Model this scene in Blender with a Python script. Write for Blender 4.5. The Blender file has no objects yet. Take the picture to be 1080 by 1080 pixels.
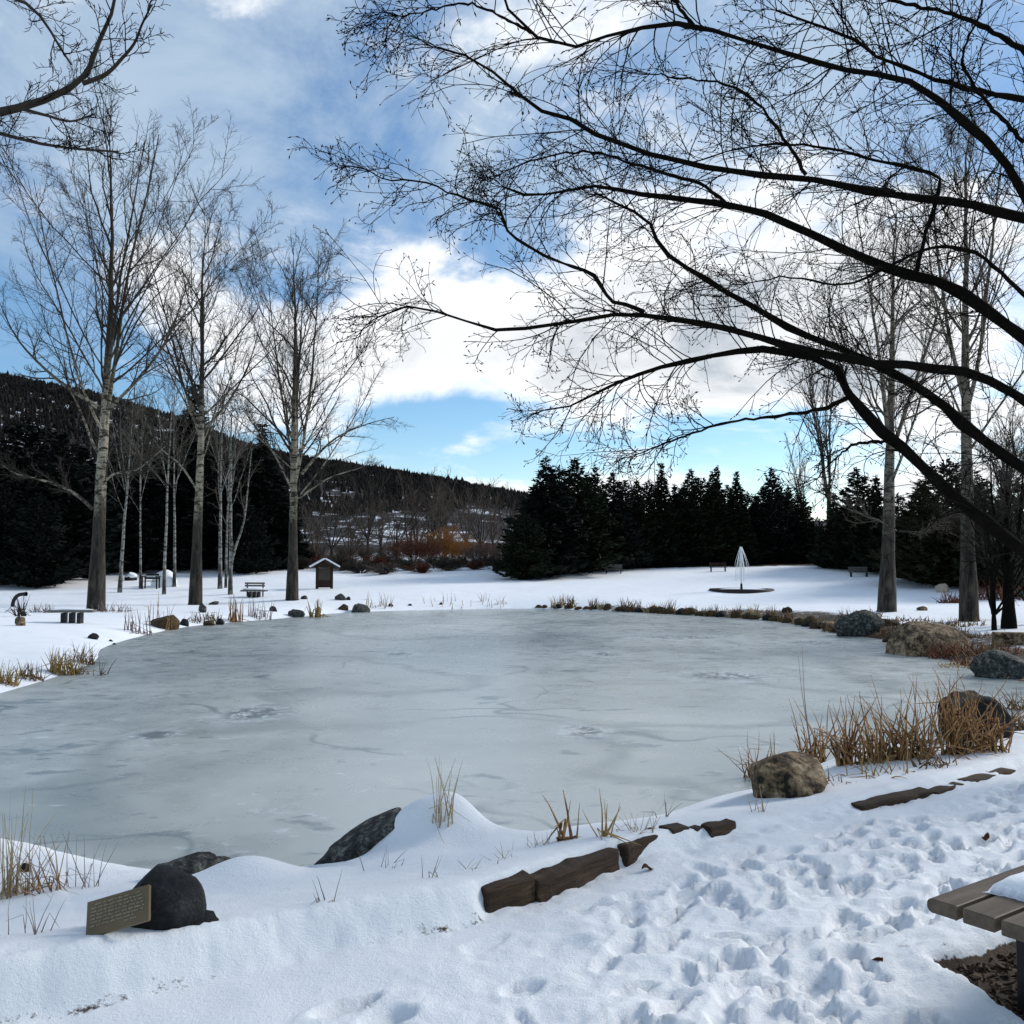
import bpy, bmesh, math
import numpy as np
from mathutils import Vector, Matrix, noise as mnoise

# ------------------------------------------------------------------ camera, sky, sun, exposure
scene = bpy.context.scene
COL = scene.collection
EYE = 1.6; F = 1000.0; PITCH = math.atan(52 / 1000.0)
cam_d = bpy.data.cameras.new('camera'); cam = bpy.data.objects.new('camera', cam_d); COL.objects.link(cam)
cam_d.sensor_width = 36; cam_d.lens = 36 * F / 1080; cam_d.clip_start = 0.05; cam_d.clip_end = 5000
cam.location = (0, 0, EYE); cam.rotation_euler = (math.pi / 2 + PITCH, 0, 0)
scene.camera = cam
scene.view_settings.view_transform = 'Standard'; scene.view_settings.look = 'None'
scene.view_settings.gamma = 1; scene.view_settings.exposure = 1.55
scene.view_settings.use_curve_mapping = False

SUN_EL, SUN_AZ = math.radians(29), math.radians(62)      # azimuth measured from +Y towards +X
world = bpy.data.worlds.new('World'); scene.world = world; world.use_nodes = True


class NT:
    """tiny helper for wiring nodes"""
    def __init__(s, nt): s.nt = nt
    def n(s, t, **kw):
        o = s.nt.nodes.new(t)
        for k, v in kw.items(): setattr(o, k, v)
        return o
    def set(s, sock, v):
        if isinstance(v, bpy.types.NodeSocket): s.nt.links.new(v, sock)
        elif v is not None: sock.default_value = v
    def m(s, op, a, b=None, c=None, clamp=False):
        o = s.n('ShaderNodeMath', operation=op, use_clamp=clamp)
        for i, v in enumerate((a, b, c)): s.set(o.inputs[i], v)
        return o.outputs[0]
    def vm(s, op, a, b=None):
        o = s.n('ShaderNodeVectorMath', operation=op)
        s.set(o.inputs[0], a); s.set(o.inputs[1], b)
        return o.outputs[0]
    def noise(s, vec, scale, detail=4, rough=.5, dist=0, lac=2.0):
        o = s.n('ShaderNodeTexNoise')
        s.set(o.inputs['Vector'], vec); o.inputs['Scale'].default_value = scale
        o.inputs['Detail'].default_value = detail; o.inputs['Roughness'].default_value = rough
        o.inputs['Distortion'].default_value = dist; o.inputs['Lacunarity'].default_value = lac
        return o.outputs['Fac']
    def ss(s, v, a, b, lo=0.0, hi=1.0):
        o = s.n('ShaderNodeMapRange', interpolation_type='SMOOTHSTEP')
        s.set(o.inputs[0], v); o.inputs[1].default_value = a; o.inputs[2].default_value = b
        o.inputs[3].default_value = lo; o.inputs[4].default_value = hi
        return o.outputs[0]
    def mix(s, f, a, b):
        o = s.n('ShaderNodeMix', data_type='RGBA')
        s.set(o.inputs[0], f); s.set(o.inputs[6], c4(a)); s.set(o.inputs[7], c4(b))
        return o.outputs[2]
    def ramp(s, f, stops):
        o = s.n('ShaderNodeValToRGB'); s.set(o.inputs[0], f)
        e = o.color_ramp.elements
        while len(e) < len(stops): e.new(.5)
        for q, (p, c) in zip(e, stops): q.position = p; q.color = c4(c)
        return o.outputs[0]
    def xyz(s, x, y, z):
        o = s.n('ShaderNodeCombineXYZ')
        for i, v in enumerate((x, y, z)): s.set(o.inputs[i], v)
        return o.outputs[0]
    def sep(s, v):
        o = s.n('ShaderNodeSeparateXYZ'); s.set(o.inputs[0], v); return o.outputs
    def scale(s, v, f):
        return s.vm('MULTIPLY', v, f)


def c4(c):
    if isinstance(c, (tuple, list)) and len(c) == 3: return (*c, 1)
    return c


def build_world():
    nt = world.node_tree; nt.nodes.clear(); g = NT(nt)
    out = g.n('ShaderNodeOutputWorld'); bg = g.n('ShaderNodeBackground')
    bg.inputs[1].default_value = 0.1
    sky = g.n('ShaderNodeTexSky', sky_type='NISHITA', sun_disc=False)
    sky.sun_elevation = SUN_EL; sky.sun_rotation = SUN_AZ
    sky.air_density = 1.0; sky.dust_density = 0.1; sky.ozone_density = 1.2; sky.altitude = 900
    d = g.n('ShaderNodeTexCoord').outputs['Generated']
    x, y, z = g.sep(d)
    zc = g.m('MAXIMUM', z, 0.0)
    den = g.m('ADD', zc, 0.10)
    q = g.xyz(g.m('DIVIDE', x, den), g.m('DIVIDE', y, den), 0.0)         # flat cloud deck seen in perspective
    az = g.m('ARCTAN2', x, y); el = g.m('ARCSINE', z)
    q = g.vm('ADD', q, (3.1, 7.7, 0))
    n1 = g.noise(q, 0.75, 8, .56, .35)
    n2 = g.noise(g.scale(d, (1, 1, 1.7)), 5.5, 9, .60, .5)
    n3 = g.noise(g.vm('ADD', g.scale(d, (1, 1, 1.5)), (5, 2, 9)), 3.6, 8, .60, .9)

    def blob(azd, eld, sa, se, amp, tilt=0.0):
        u = g.m('SUBTRACT', az, math.radians(azd)); v = g.m('SUBTRACT', el, math.radians(eld))
        v = g.m('SUBTRACT', v, g.m('MULTIPLY', u, tilt))
        u = g.m('DIVIDE', u, math.radians(sa)); v = g.m('DIVIDE', v, math.radians(se))
        r = g.m('ADD', g.m('MULTIPLY', u, u), g.m('MULTIPLY', v, v))
        return g.m('MULTIPLY', g.m('POWER', 2.718, g.m('MULTIPLY', r, -1.0)), amp * .8)
    # thick cumulus bank: deck noise plus the banks and gaps this sky has
    dens = g.m('SUBTRACT', g.m('ADD', g.m('MULTIPLY', n1, .70), g.m('MULTIPLY', n2, 1.25)), .36)
    for b in ((5, 13.0, 17, 5.2, .58, -.05), (-20, 15.5, 9.5, 4.0, .50, -.45), (20, 12, 12, 7, .42, 0), (-3.5, 6.9, 4.2, 1.0, .34, .12),
              (-6, 4.6, 9, .9, .32, -.1), (10, 4.6, 9, 1.1, .20, 0),
              (-27, 8.5, 6, 2.6, -.30, -.2), (-5.5, 8.6, 4.6, 2.1, -.44, .0), (11, 7.2, 8, 1.7, -.36, .0),
              (-12, 24, 12, 6, -.22, .3), (8, 21, 9, 3.5, -.12, 0)):
        dens = g.m('ADD', dens, blob(*b))
    cm = g.ss(dens, .62, .92)
    core = g.ss(dens, .74, 1.12)
    shade = g.ss(n3, .34, .66)
    core = g.m('MULTIPLY', core, g.m('ADD', .40, g.m('MULTIPLY', shade, .85)), clamp=True)
    ccol = g.mix(core, (4.25, 4.25, 4.25), (1.95, 2.15, 2.38))
    # thin high veil over everything above
    veil = g.noise(g.vm('ADD', g.scale(q, (1, .55, 1)), (2, 0, 0)), 1.3, 9, .64, 1.2)
    vm_ = g.m('MULTIPLY', g.ss(veil, .24, .70), g.ss(el, math.radians(8), math.radians(20), .06, .85))
    hs = g.n('ShaderNodeHueSaturation'); hs.inputs['Saturation'].default_value = 1.3; hs.inputs['Value'].default_value = .52
    nt.links.new(sky.outputs[0], hs.inputs['Color']); skyc = hs.outputs[0]
    base = g.mix(vm_, skyc, (1.85, 2.3, 2.8))
    fin = g.mix(cm, base, ccol)
    nt.links.new(fin, bg.inputs[0]); nt.links.new(bg.outputs[0], out.inputs[0])
    world.cycles.sampling_method = 'MANUAL'; world.cycles.sample_map_resolution = 512


build_world()
sun_d = bpy.data.lights.new('sun', 'SUN'); sun = bpy.data.objects.new('sun', sun_d); COL.objects.link(sun)
sun_d.energy = 1.15; sun_d.angle = math.radians(18); sun_d.color = (1, .95, .88)
sd = Vector((math.sin(SUN_AZ) * math.cos(SUN_EL), math.cos(SUN_AZ) * math.cos(SUN_EL), math.sin(SUN_EL)))
sun.rotation_euler = sd.to_track_quat('Z', 'Y').to_euler(); sun.location = (20, 60, 60)

# ------------------------------------------------------------------ measuring helpers
cp, sp = math.cos(PITCH), math.sin(PITCH)


def ray(px, py):
    a, b = (px - 540) / F, (540 - py) / F
    return np.array([a, cp - b * sp, sp + b * cp])


def at_depth(px, py, dep):
    d = ray(px, py); return np.array([0, 0, EYE]) + d * (dep / d[1])


def at_z(px, py, z):
    d = ray(px, py); return np.array([0, 0, EYE]) + d * ((z - EYE) / d[2])


def sstep(v, a, b):
    t = np.clip((v - a) / (b - a), 0, 1); return t * t * (3 - 2 * t)


def vnoise(x, y, seed=0):
    xi, yi = np.floor(x), np.floor(y); fx, fy = x - xi, y - yi
    fx = fx * fx * (3 - 2 * fx); fy = fy * fy * (3 - 2 * fy)
    def h(a, b):
        s = np.sin(a * 127.1 + b * 311.7 + seed * 74.7) * 43758.5453; return s - np.floor(s)
    return (h(xi, yi) * (1 - fx) + h(xi + 1, yi) * fx) * (1 - fy) + (h(xi, yi + 1) * (1 - fx) + h(xi + 1, yi + 1) * fx) * fy


def fbm(x, y, f, o=4, seed=0):
    r = 0; a = .5
    for i in range(o):
        r = r + a * (vnoise(x * f, y * f, seed + i * 3) - .5); f *= 2.03; a *= .5
    return r


def catmull(P, closed, k=5):
    P = np.asarray(P, float); n = len(P); out = []
    for i in range(n if closed else n - 1):
        if closed: p0, p1, p2, p3 = P[i - 1], P[i], P[(i + 1) % n], P[(i + 2) % n]
        else: p0, p1, p2, p3 = P[max(i - 1, 0)], P[i], P[i + 1], P[min(i + 2, n - 1)]
        for j in range(k):
            t = j / k
            out.append(.5 * (2 * p1 + (p2 - p0) * t + (2 * p0 - 5 * p1 + 4 * p2 - p3) * t * t + (3 * p1 - p0 - 3 * p2 + p3) * t ** 3))
    if not closed: out.append(P[-1])
    return np.array(out)


# ------------------------------------------------------------------ terrain
ICE = -0.5
shore_px = [(-120, 770), (0, 733), (60, 715), (105, 697), (120, 680), (200, 661), (290, 653), (370, 646), (470, 643), (560, 642),
            (650, 645), (740, 650), (820, 656), (880, 668), (935, 676), (985, 693), (1030, 706), (1085, 722), (1180, 733)]
near_px = [(1180, 762), (1080, 768), (1000, 785), (930, 798), (860, 812), (795, 842), (720, 862), (640, 880), (560, 892), (500, 902),
           (440, 908), (340, 925), (250, 930), (150, 918), (60, 900), (-30, 886), (-160, 850)]
POND = catmull([at_z(a, b, ICE)[:2] for a, b in shore_px + near_px], True, 4)
edge_px = [(-260, 1150), (-100, 1095), (0, 1070), (110, 1050), (300, 1006), (420, 984), (510, 966), (655, 915), (775, 884), (915, 849), (1020, 824), (1080, 809), (1250, 775)]
EDGE = catmull([at_z(a, b, 0)[:2] for a, b in edge_px], False, 6)


def poly_sdf(x, y, P):
    d2 = np.full(x.shape, 1e18); inside = np.zeros(x.shape, bool); n = len(P)
    for i in range(n):
        ax, ay = P[i]; bx, by = P[(i + 1) % n]
        ex, ey = bx - ax, by - ay; wx, wy = x - ax, y - ay
        t = np.clip((wx * ex + wy * ey) / (ex * ex + ey * ey + 1e-12), 0, 1)
        d2 = np.minimum(d2, (wx - t * ex) ** 2 + (wy - t * ey) ** 2)
        c = ((ay > y) != (by > y)) & (x < ex * (y - ay) / (ey + 1e-15) + ax)
        inside ^= c
    d = np.sqrt(d2); return np.where(inside, -d, d)


def edge_dist(x, y):
    """signed distance to the timber edge (positive on the pond side) and distance along it"""
    best = np.full(x.shape, 1e18); sg = np.zeros(x.shape); along = np.zeros(x.shape); s0 = 0
    for i in range(len(EDGE) - 1):
        ax, ay = EDGE[i]; bx, by = EDGE[i + 1]; ex, ey = bx - ax, by - ay; L = math.hypot(ex, ey)
        wx, wy = x - ax, y - ay; t = np.clip((wx * ex + wy * ey) / (L * L), 0, 1)
        d2 = (wx - t * ex) ** 2 + (wy - t * ey) ** 2
        m = d2 < best; best = np.where(m, d2, best)
        sg = np.where(m, np.sign(ex * wy - ey * wx), sg); along = np.where(m, s0 + t * L, along); s0 += L
    return np.sqrt(best) * sg, along


_e = lambda px, py: float(edge_dist(*[np.array([v]) for v in at_z(px, py, 0)[:2]])[1][0])
S_KEYS = [_e(-100, 1095), _e(0, 1070), _e(300, 1006), _e(500, 968), _e(520, 964), _e(655, 915), _e(780, 884), _e(860, 862), _e(915, 849), _e(1080, 809)]
H_VALS = [.2, .19, .15, .15, .14, .13, .06, .03, .05, .06]
O_VALS = [-.10, -.10, -.09, -.05, .025, .025, .02, 0, .05, .05]
# gaussian snow mounds (px, py of centre seen on depth, depth, sigma x, sigma y, height)
MOUNDS = []
for px, dep, sx, sy, h in ((262, 5.25, .28, .30, .16), (180, 5.1, .35, .3, .03), (452, 5.92, .30, .28, .29), (500, 5.85, .28, .25, .10), (400, 5.55, .30, .3, .05), (120, 4.9, .5, .2, .03)):
    p = at_depth(px, 700, dep); MOUNDS.append((p[0], p[1], sx, sy, h))
BED = np.array([at_z(a, b, 0)[:2] for a, b in ((986, 1012), (1035, 1000), (1110, 975), (1300, 940), (1500, 1150), (1180, 1200), (1090, 1084))])


def hfun(x, y):
    x = np.asarray(x, float); y = np.asarray(y, float)
    sdf = poly_sdf(x, y, POND)
    t, s = edge_dist(x, y)
    H = np.interp(s, S_KEYS, H_VALS); O = np.interp(s, S_KEYS, O_VALS)
    near = sstep(-y, -11, -8.5)
    wide = np.interp(s, S_KEYS, [.12, .12, .17, .13, .07, .07, .1, .2, .08, .08])
    zb = H * sstep(t, O, O + wide)
    zb = zb - np.interp(s, S_KEYS, [.2, .2, .2, .18, .17, .14, .10, .08, .05, .0]) * np.clip(t - .15, 0, 1.4)
    zb = zb + .03 * np.clip(fbm(x, y, 1.3, 3, 5), -1, 1) * 2
    for mx, my, sx, sy, h in MOUNDS:
        zb = zb + h * np.exp(-(((x - mx) / sx) ** 2 + ((y - my) / sy) ** 2) ** (1.6 if h > .23 else 1))
    yy = np.maximum(y, 0)
    zf = -.22 + .062 * np.clip(yy - 40, 0, 26) + .04 * np.clip(yy - 66, 0, 30) + .10 * fbm(x, y, .22, 4, 11) * 2
    zf = zf + .004 * np.clip(np.abs(x) - 9, 0, 40) * 3
    base = zb * near + zf * (1 - near)
    L = .55 + .35 * (1 - near)
    e = 1 - np.exp(-np.clip(sdf, 0, None) / L)
    mound_keep = 0
    for mx, my, sx, sy, h in MOUNDS[2:3]:
        mound_keep = mound_keep + h * .8 * np.exp(-(((x - mx) / sx) ** 2 + ((y - my) / sy) ** 2) ** 1.6)
    out = (ICE - .03) + (base - ICE + .03) * e + mound_keep * (1 - e)
    ins = ICE - .03 - .3 * sstep(-sdf, 0, .8) + mound_keep * 1.0
    return np.where(sdf > 0, out, ins)


def ground(x, y): return float(hfun(np.array([x]), np.array([y]))[0])


def hit(px, py):
    """point of the ground seen at a pixel of the photograph"""
    d = ray(px, py); t = np.concatenate([np.arange(1.5, 12, .02), np.arange(12, 130, .1)])
    P = np.array([0, 0, EYE])[None] + d[None] * t[:, None]
    h = np.maximum(hfun(P[:, 0], P[:, 1]), ICE)
    k = np.argmax(P[:, 2] < h)
    if P[k, 2] >= h[k]: k = len(t) - 1
    return P[k]


# ------------------------------------------------------------------ object helpers
def tag(o, label=None, cat=None, group=None, kind=None):
    if label: o['label'] = label
    if cat: o['category'] = cat
    if group: o['group'] = group
    if kind: o['kind'] = kind
    return o


def link(name, me, mat=None, parent=None, loc=None):
    o = bpy.data.objects.new(name, me); COL.objects.link(o)
    if mat is not None and me is not None and not me.materials: me.materials.append(mat)
    if parent is not None: o.parent = parent
    if loc is not None: o.location = loc
    return o


def empty(name, loc, rz=0):
    o = bpy.data.objects.new(name, None); COL.objects.link(o); o.location = loc; o.rotation_euler = (0, 0, rz)
    o.empty_display_size = .1
    return o


def copy_tree(o, parent=None):
    c = o.copy(); COL.objects.link(c); c.parent = parent
    for ch in o.children:
        d = ch.copy(); COL.objects.link(d); d.parent = c
        for g in ch.children:
            e = g.copy(); COL.objects.link(e); e.parent = d
    return c


def np_mesh(name, V, faces, k, smooth=True):
    """faces: int array (n,k)"""
    me = bpy.data.meshes.new(name); n = len(faces)
    me.vertices.add(len(V)); me.vertices.foreach_set('co', np.asarray(V, np.float32).ravel())
    me.loops.add(n * k); me.loops.foreach_set('vertex_index', np.asarray(faces, np.int32).ravel())
    me.polygons.add(n); me.polygons.foreach_set('loop_start', np.arange(n, dtype=np.int32) * k)
    me.polygons.foreach_set('use_smooth', np.full(n, smooth))
    me.update(calc_edges=True)
    return me


def norm(v): return v / np.maximum(np.linalg.norm(v, axis=-1, keepdims=True), 1e-9)


def tube_mesh(name, groups):
    """groups: list of (pts (B,N,3), radii (B,N), sides)"""
    Vs, Fs, off = [], [], 0
    for pts, rad, k in groups:
        B, N, _ = pts.shape
        if B == 0: continue
        tg = norm(np.gradient(pts, axis=1))
        ov = norm(pts[:, -1] - pts[:, 0])
        ref = np.where(np.abs(ov[:, 2:3]) > .7, np.array([[1., .13, 0]]), np.array([[0, .13, 1.]]))[:, None, :]
        u = norm(np.cross(tg, np.broadcast_to(ref, tg.shape))); v = np.cross(tg, u)
        a = np.arange(k) * 2 * np.pi / k
        ring = pts[:, :, None] + rad[:, :, None, None] * (np.cos(a)[None, None, :, None] * u[:, :, None] + np.sin(a)[None, None, :, None] * v[:, :, None])
        Vs.append(ring.reshape(-1, 3))
        b = (np.arange(B) * N * k)[:, None, None]; i = (np.arange(N - 1) * k)[None, :, None]; j = np.arange(k)[None, None, :]; jn = (j + 1) % k
        f = np.stack([b + i + j, b + i + jn, b + i + k + jn, b + i + k + j], -1).reshape(-1, 4) + off
        Fs.append(f); off += B * N * k
    return np_mesh(name, np.concatenate(Vs), np.concatenate(Fs), 4)


def bm_mesh(name, bm, smooth=False):
    me = bpy.data.meshes.new(name); bmesh.ops.recalc_face_normals(bm, faces=bm.faces); bm.to_mesh(me); bm.free()
    for p in me.polygons: p.use_smooth = smooth
    return me


def box_bm(size, center=(0, 0, 0), bev=0.0, seg=1, rot=None):
    bm = bmesh.new(); bmesh.ops.create_cube(bm, size=1)
    bmesh.ops.scale(bm, vec=size, verts=bm.verts)
    if bev: bmesh.ops.bevel(bm, geom=bm.edges[:], offset=bev, segments=seg, affect='EDGES', profile=.5)
    if rot is not None: bmesh.ops.rotate(bm, cent=(0, 0, 0), matrix=rot, verts=bm.verts)
    bmesh.ops.translate(bm, vec=center, verts=bm.verts)
    return bm


def box(name, size, center, mat, parent, bev=0.0, seg=1, rot=None):
    return link(name, bm_mesh(name, box_bm(size, center, bev, seg, rot)), mat, parent)


# ------------------------------------------------------------------ materials
def new_mat(name):
    m = bpy.data.materials.new(name); m.use_nodes = True
    nt = m.node_tree; g = NT(nt); b = nt.nodes['Principled BSDF']
    b.inputs['Roughness'].default_value = .85
    b.inputs['Specular IOR Level'].default_value = .25
    return m, g, b


def bump(g, b, h, strength=.4, dist=.02, normal=None):
    o = g.n('ShaderNodeBump'); o.inputs['Strength'].default_value = strength; o.inputs['Distance'].default_value = dist
    g.set(o.inputs['Height'], h); g.set(b.inputs['Normal'], o.outputs[0])
    if normal: g.set(o.inputs['Normal'], normal)
    return o.outputs[0]


def mottled(name, cols, scale=6, detail=6, rough=.85, bs=.4, bd=.02, stretch=(1, 1, 1), bscale=None, spec=.25, lo=.3, hi=.7):
    m, g, b = new_mat(name)
    co = g.scale(g.n('ShaderNodeTexCoord').outputs['Object'], stretch)
    f = g.m('ADD', g.m('MULTIPLY', g.noise(co, scale, detail, .6, .3), .62), g.m('MULTIPLY', g.noise(co, scale * 4.3, 5, .65), .38))
    st = [(lo + (hi - lo) * i / max(1, len(cols) - 1), c) for i, c in enumerate(cols)]
    g.set(b.inputs['Base Color'], g.ramp(f, st))
    b.inputs['Roughness'].default_value = rough; b.inputs['Specular IOR Level'].default_value = spec
    if bs: bump(g, b, g.noise(co, bscale or scale * 3, 6, .65), bs, bd)
    return m


def snow_mat():
    m, g, b = new_mat('snow')
    co = g.n('ShaderNodeTexCoord').outputs['Object']
    dirt = g.n('ShaderNodeAttribute', attribute_name='dirt').outputs['Fac']
    n = g.noise(co, 9, 6, .7); n2 = g.noise(co, 1.7, 5, .6); n4 = g.noise(co, 60, 5, .7)
    dm = g.ss(g.m('ADD', dirt, g.m('MULTIPLY', g.m('SUBTRACT', g.m('ADD', g.m('MULTIPLY', n, .4), g.m('ADD', g.m('MULTIPLY', n2, .3), g.m('MULTIPLY', n4, .3))), .5), 1.5)), .46, .58)
    soil = g.ramp(g.noise(co, 14, 8, .7), [(.3, (.018, .012, .008)), (.5, (.05, .031, .016)), (.7, (.10, .064, .033))])
    snow = g.ramp(n2, [(.3, (.80, .83, .87)), (.7, (.88, .90, .92))])
    g.set(b.inputs['Base Color'], g.mix(dm, snow, soil))
    b.inputs['Roughness'].default_value = .7; b.inputs['Specular IOR Level'].default_value = .2
    far = g.ss(g.sep(co)[1], 3, 30, 1, .15)
    h = g.m('ADD', g.m('MULTIPLY', n, .8), g.m('ADD', g.m('MULTIPLY', n4, .55), g.m('MULTIPLY', g.noise(co, 260, 3, .7), .38)))
    bump(g, b, g.m('MULTIPLY', h, far), .6, .035)
    return m


def plain_snow(name='snow_cap'):
    m, g, b = new_mat(name)
    co = g.n('ShaderNodeTexCoord').outputs['Object']
    b.inputs['Base Color'].default_value = (.85, .87, .9, 1); b.inputs['Roughness'].default_value = .7
    bump(g, b, g.m('ADD', g.noise(co, 20, 6, .7), g.m('MULTIPLY', g.noise(co, 120, 3, .7), .4)), .5, .02)
    return m


def ice_mat():
    m, g, b = new_mat('ice')
    co = g.n('ShaderNodeTexCoord').outputs['Object']
    x, y, z = g.sep(co)
    warp = g.vm('ADD', co, g.scale(g.xyz(g.noise(co, .35, 3), g.noise(g.vm('ADD', co, (9, 3, 0)), .35, 3), 0), (2.6, 2.6, 0)))
    big = g.noise(co, .22, 5, .55, .6)
    fine = g.noise(co, 30, 4, .6)
    mid = g.noise(co, 2.2, 6, .6, .3)
    col = g.ramp(g.m('ADD', g.m('MULTIPLY', big, .75), g.m('MULTIPLY', mid, .25)),
                 [(.34, (.25, .282, .276)), (.5, (.36, .392, .38)), (.66, (.46, .488, .47))])
    # long healed cracks: thin bands of a warped noise near its middle value
    cr = g.noise(warp, .33, 2, .4)
    crm = g.ss(g.m('ABSOLUTE', g.m('SUBTRACT', cr, .5)), .0, .012, 1, 0)
    crm = g.m('MULTIPLY', crm, g.ss(g.noise(co, .5, 2), .42, .6))
    col = g.mix(g.m('MULTIPLY', crm, .8), col, (.11, .14, .15))
    wide = g.ss(g.m('ABSOLUTE', g.m('SUBTRACT', g.noise(g.vm('ADD', warp, (20, 4, 0)), .16, 2, .4), .5)), .0, .035, 1, 0)
    col = g.mix(g.m('MULTIPLY', wide, .5), col, (.15, .185, .185))
    # slushy dark marks and frosty scraps
    st = g.scale(co, (.8, 1.5, 1))
    dk = g.ss(g.m('ADD', g.noise(st, 1.6, 4, .6, .4), g.m('MULTIPLY', g.noise(co, .25, 2), .35)), .78, .85)
    col = g.mix(g.m('MULTIPLY', dk, .65), col, (.11, .15, .17))
    fr = g.m('ADD', g.noise(g.scale(co, (1, 1.3, 1)), 3.2, 5, .65, .5), g.m('MULTIPLY', g.noise(g.vm('ADD', co, (4, 8, 0)), .18, 2), .38))
    frm = g.ss(fr, .82, .90)
    col = g.mix(g.m('MULTIPLY', frm, .40), col, (.66, .72, .75))

    def patch(px, py, r, sx=1.0):
        p = at_z(px, py, ICE)
        dd = g.n('ShaderNodeVectorMath', operation='LENGTH')
        g.set(dd.inputs[0], g.scale(g.vm('SUBTRACT', co, tuple(p)), (1 / (r * sx), 1 / r, 0)))
        return dd.outputs['Value']
    for px, py, r, sx in ((268, 752, .95, .75), (615, 771, .62, .7), (765, 713, 1.1, 1.2), (165, 775, .5, .8), (420, 690, .9, .6), (640, 690, .8, .7), (720, 672, 1.2, 1.6), (860, 678, 1.1, 1.2)):
        dv = patch(px, py, r, sx)
        sp_ = g.noise(co, 5.5, 5, .65, 1.2)
        frost = g.m('MULTIPLY', g.ss(dv, 1.3, .35), g.ss(sp_, .42, .60))
        col = g.mix(g.m('MULTIPLY', frost, .7), col, (.62, .68, .71))
        hole = g.m('MULTIPLY', g.ss(dv, .75, .30), g.ss(g.noise(g.vm('ADD', g.scale(co, (1, .6, 1)), (3, 3, 3)), 3.2, 4, .6, 2.6), .46, .50))
        col = g.mix(g.m('MULTIPLY', hole, .85), col, (.045, .065, .075))
    # grey blotches by the near bank
    blot = g.m('MULTIPLY', g.ss(g.noise(g.scale(co, (1, 1.2, 1)), 3.4, 4, .55, .6), .56, .66), g.ss(y, 10.5, 8.5))
    col = g.mix(g.m('MULTIPLY', blot, g.m('MULTIPLY', g.ss(g.m('ABSOLUTE', g.m('SUBTRACT', x, .8)), 2.6, .8), .45)), col, (.16, .205, .215))
    col = g.mix(g.m('MULTIPLY', fine, .18), col, (.46, .52, .53))
    g.set(b.inputs['Base Color'], col)
    g.set(b.inputs['Roughness'], g.ss(mid, .3, .7, .24, .38))
    b.inputs['Specular IOR Level'].default_value = .5
    bump(g, b, g.m('ADD', g.m('MULTIPLY', mid, .5), g.m('MULTIPLY', fine, .12)), .12, .02)
    return m


def bark_mat(name, low, pale, dark, z0, z1, marks=True, ztop=None, topc=None):
    """furrowed dark bark at the foot passing into pale smooth bark with dark scars"""
    m, g, b = new_mat(name)
    co = g.n('ShaderNodeTexCoord').outputs['Object']
    z = g.sep(co)[2]
    fur = g.noise(g.scale(co, (1, 1, .22)), 7, 7, .75, .6)
    base = g.ramp(fur, [(.40, tuple(.22 * v for v in low)), (.5, tuple(.8 * v for v in low)), (.62, tuple(1.5 * v for v in low))])
    pl = g.ramp(g.noise(co, 3, 5, .6), [(.3, tuple(.62 * v for v in pale)), (.7, pale)])
    if marks:
        sc = g.noise(g.scale(co, (1, 1, 2.6)), 2.4, 7, .72, 1.0)
        pl = g.mix(g.ss(sc, .49, .56), pl, dark)
        l2 = g.noise(g.scale(co, (1, 1, 6)), 9, 3, .6)
        pl = g.mix(g.m('MULTIPLY', g.ss(l2, .54, .62), .8), pl, dark)
    f = g.ss(g.m('ADD', z, g.m('MULTIPLY', g.m('SUBTRACT', g.noise(g.scale(co, (1, 1, .5)), 2.6, 6, .7), .5), 7.0)), z0, z1)
    col = g.mix(f, base, pl)
    if ztop: col = g.mix(g.ss(z, ztop[0], ztop[1]), col, topc)  # upper limbs darkened in the colour to read as silhouette against the sky
    g.set(b.inputs['Base Color'], col)
    bump(g, b, fur, 1, .10)
    return m


def ramp_grass(name, cols, scale=9):
    m, g, b = new_mat(name)
    co = g.scale(g.n('ShaderNodeTexCoord').outputs['Object'], (1, 1, .25))
    st = [(.3 + .4 * i / (len(cols) - 1), c) for i, c in enumerate(cols)]
    g.set(b.inputs['Base Color'], g.ramp(g.noise(co, scale, 3, .6), st)); b.inputs['Roughness'].default_value = .7
    return m


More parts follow.
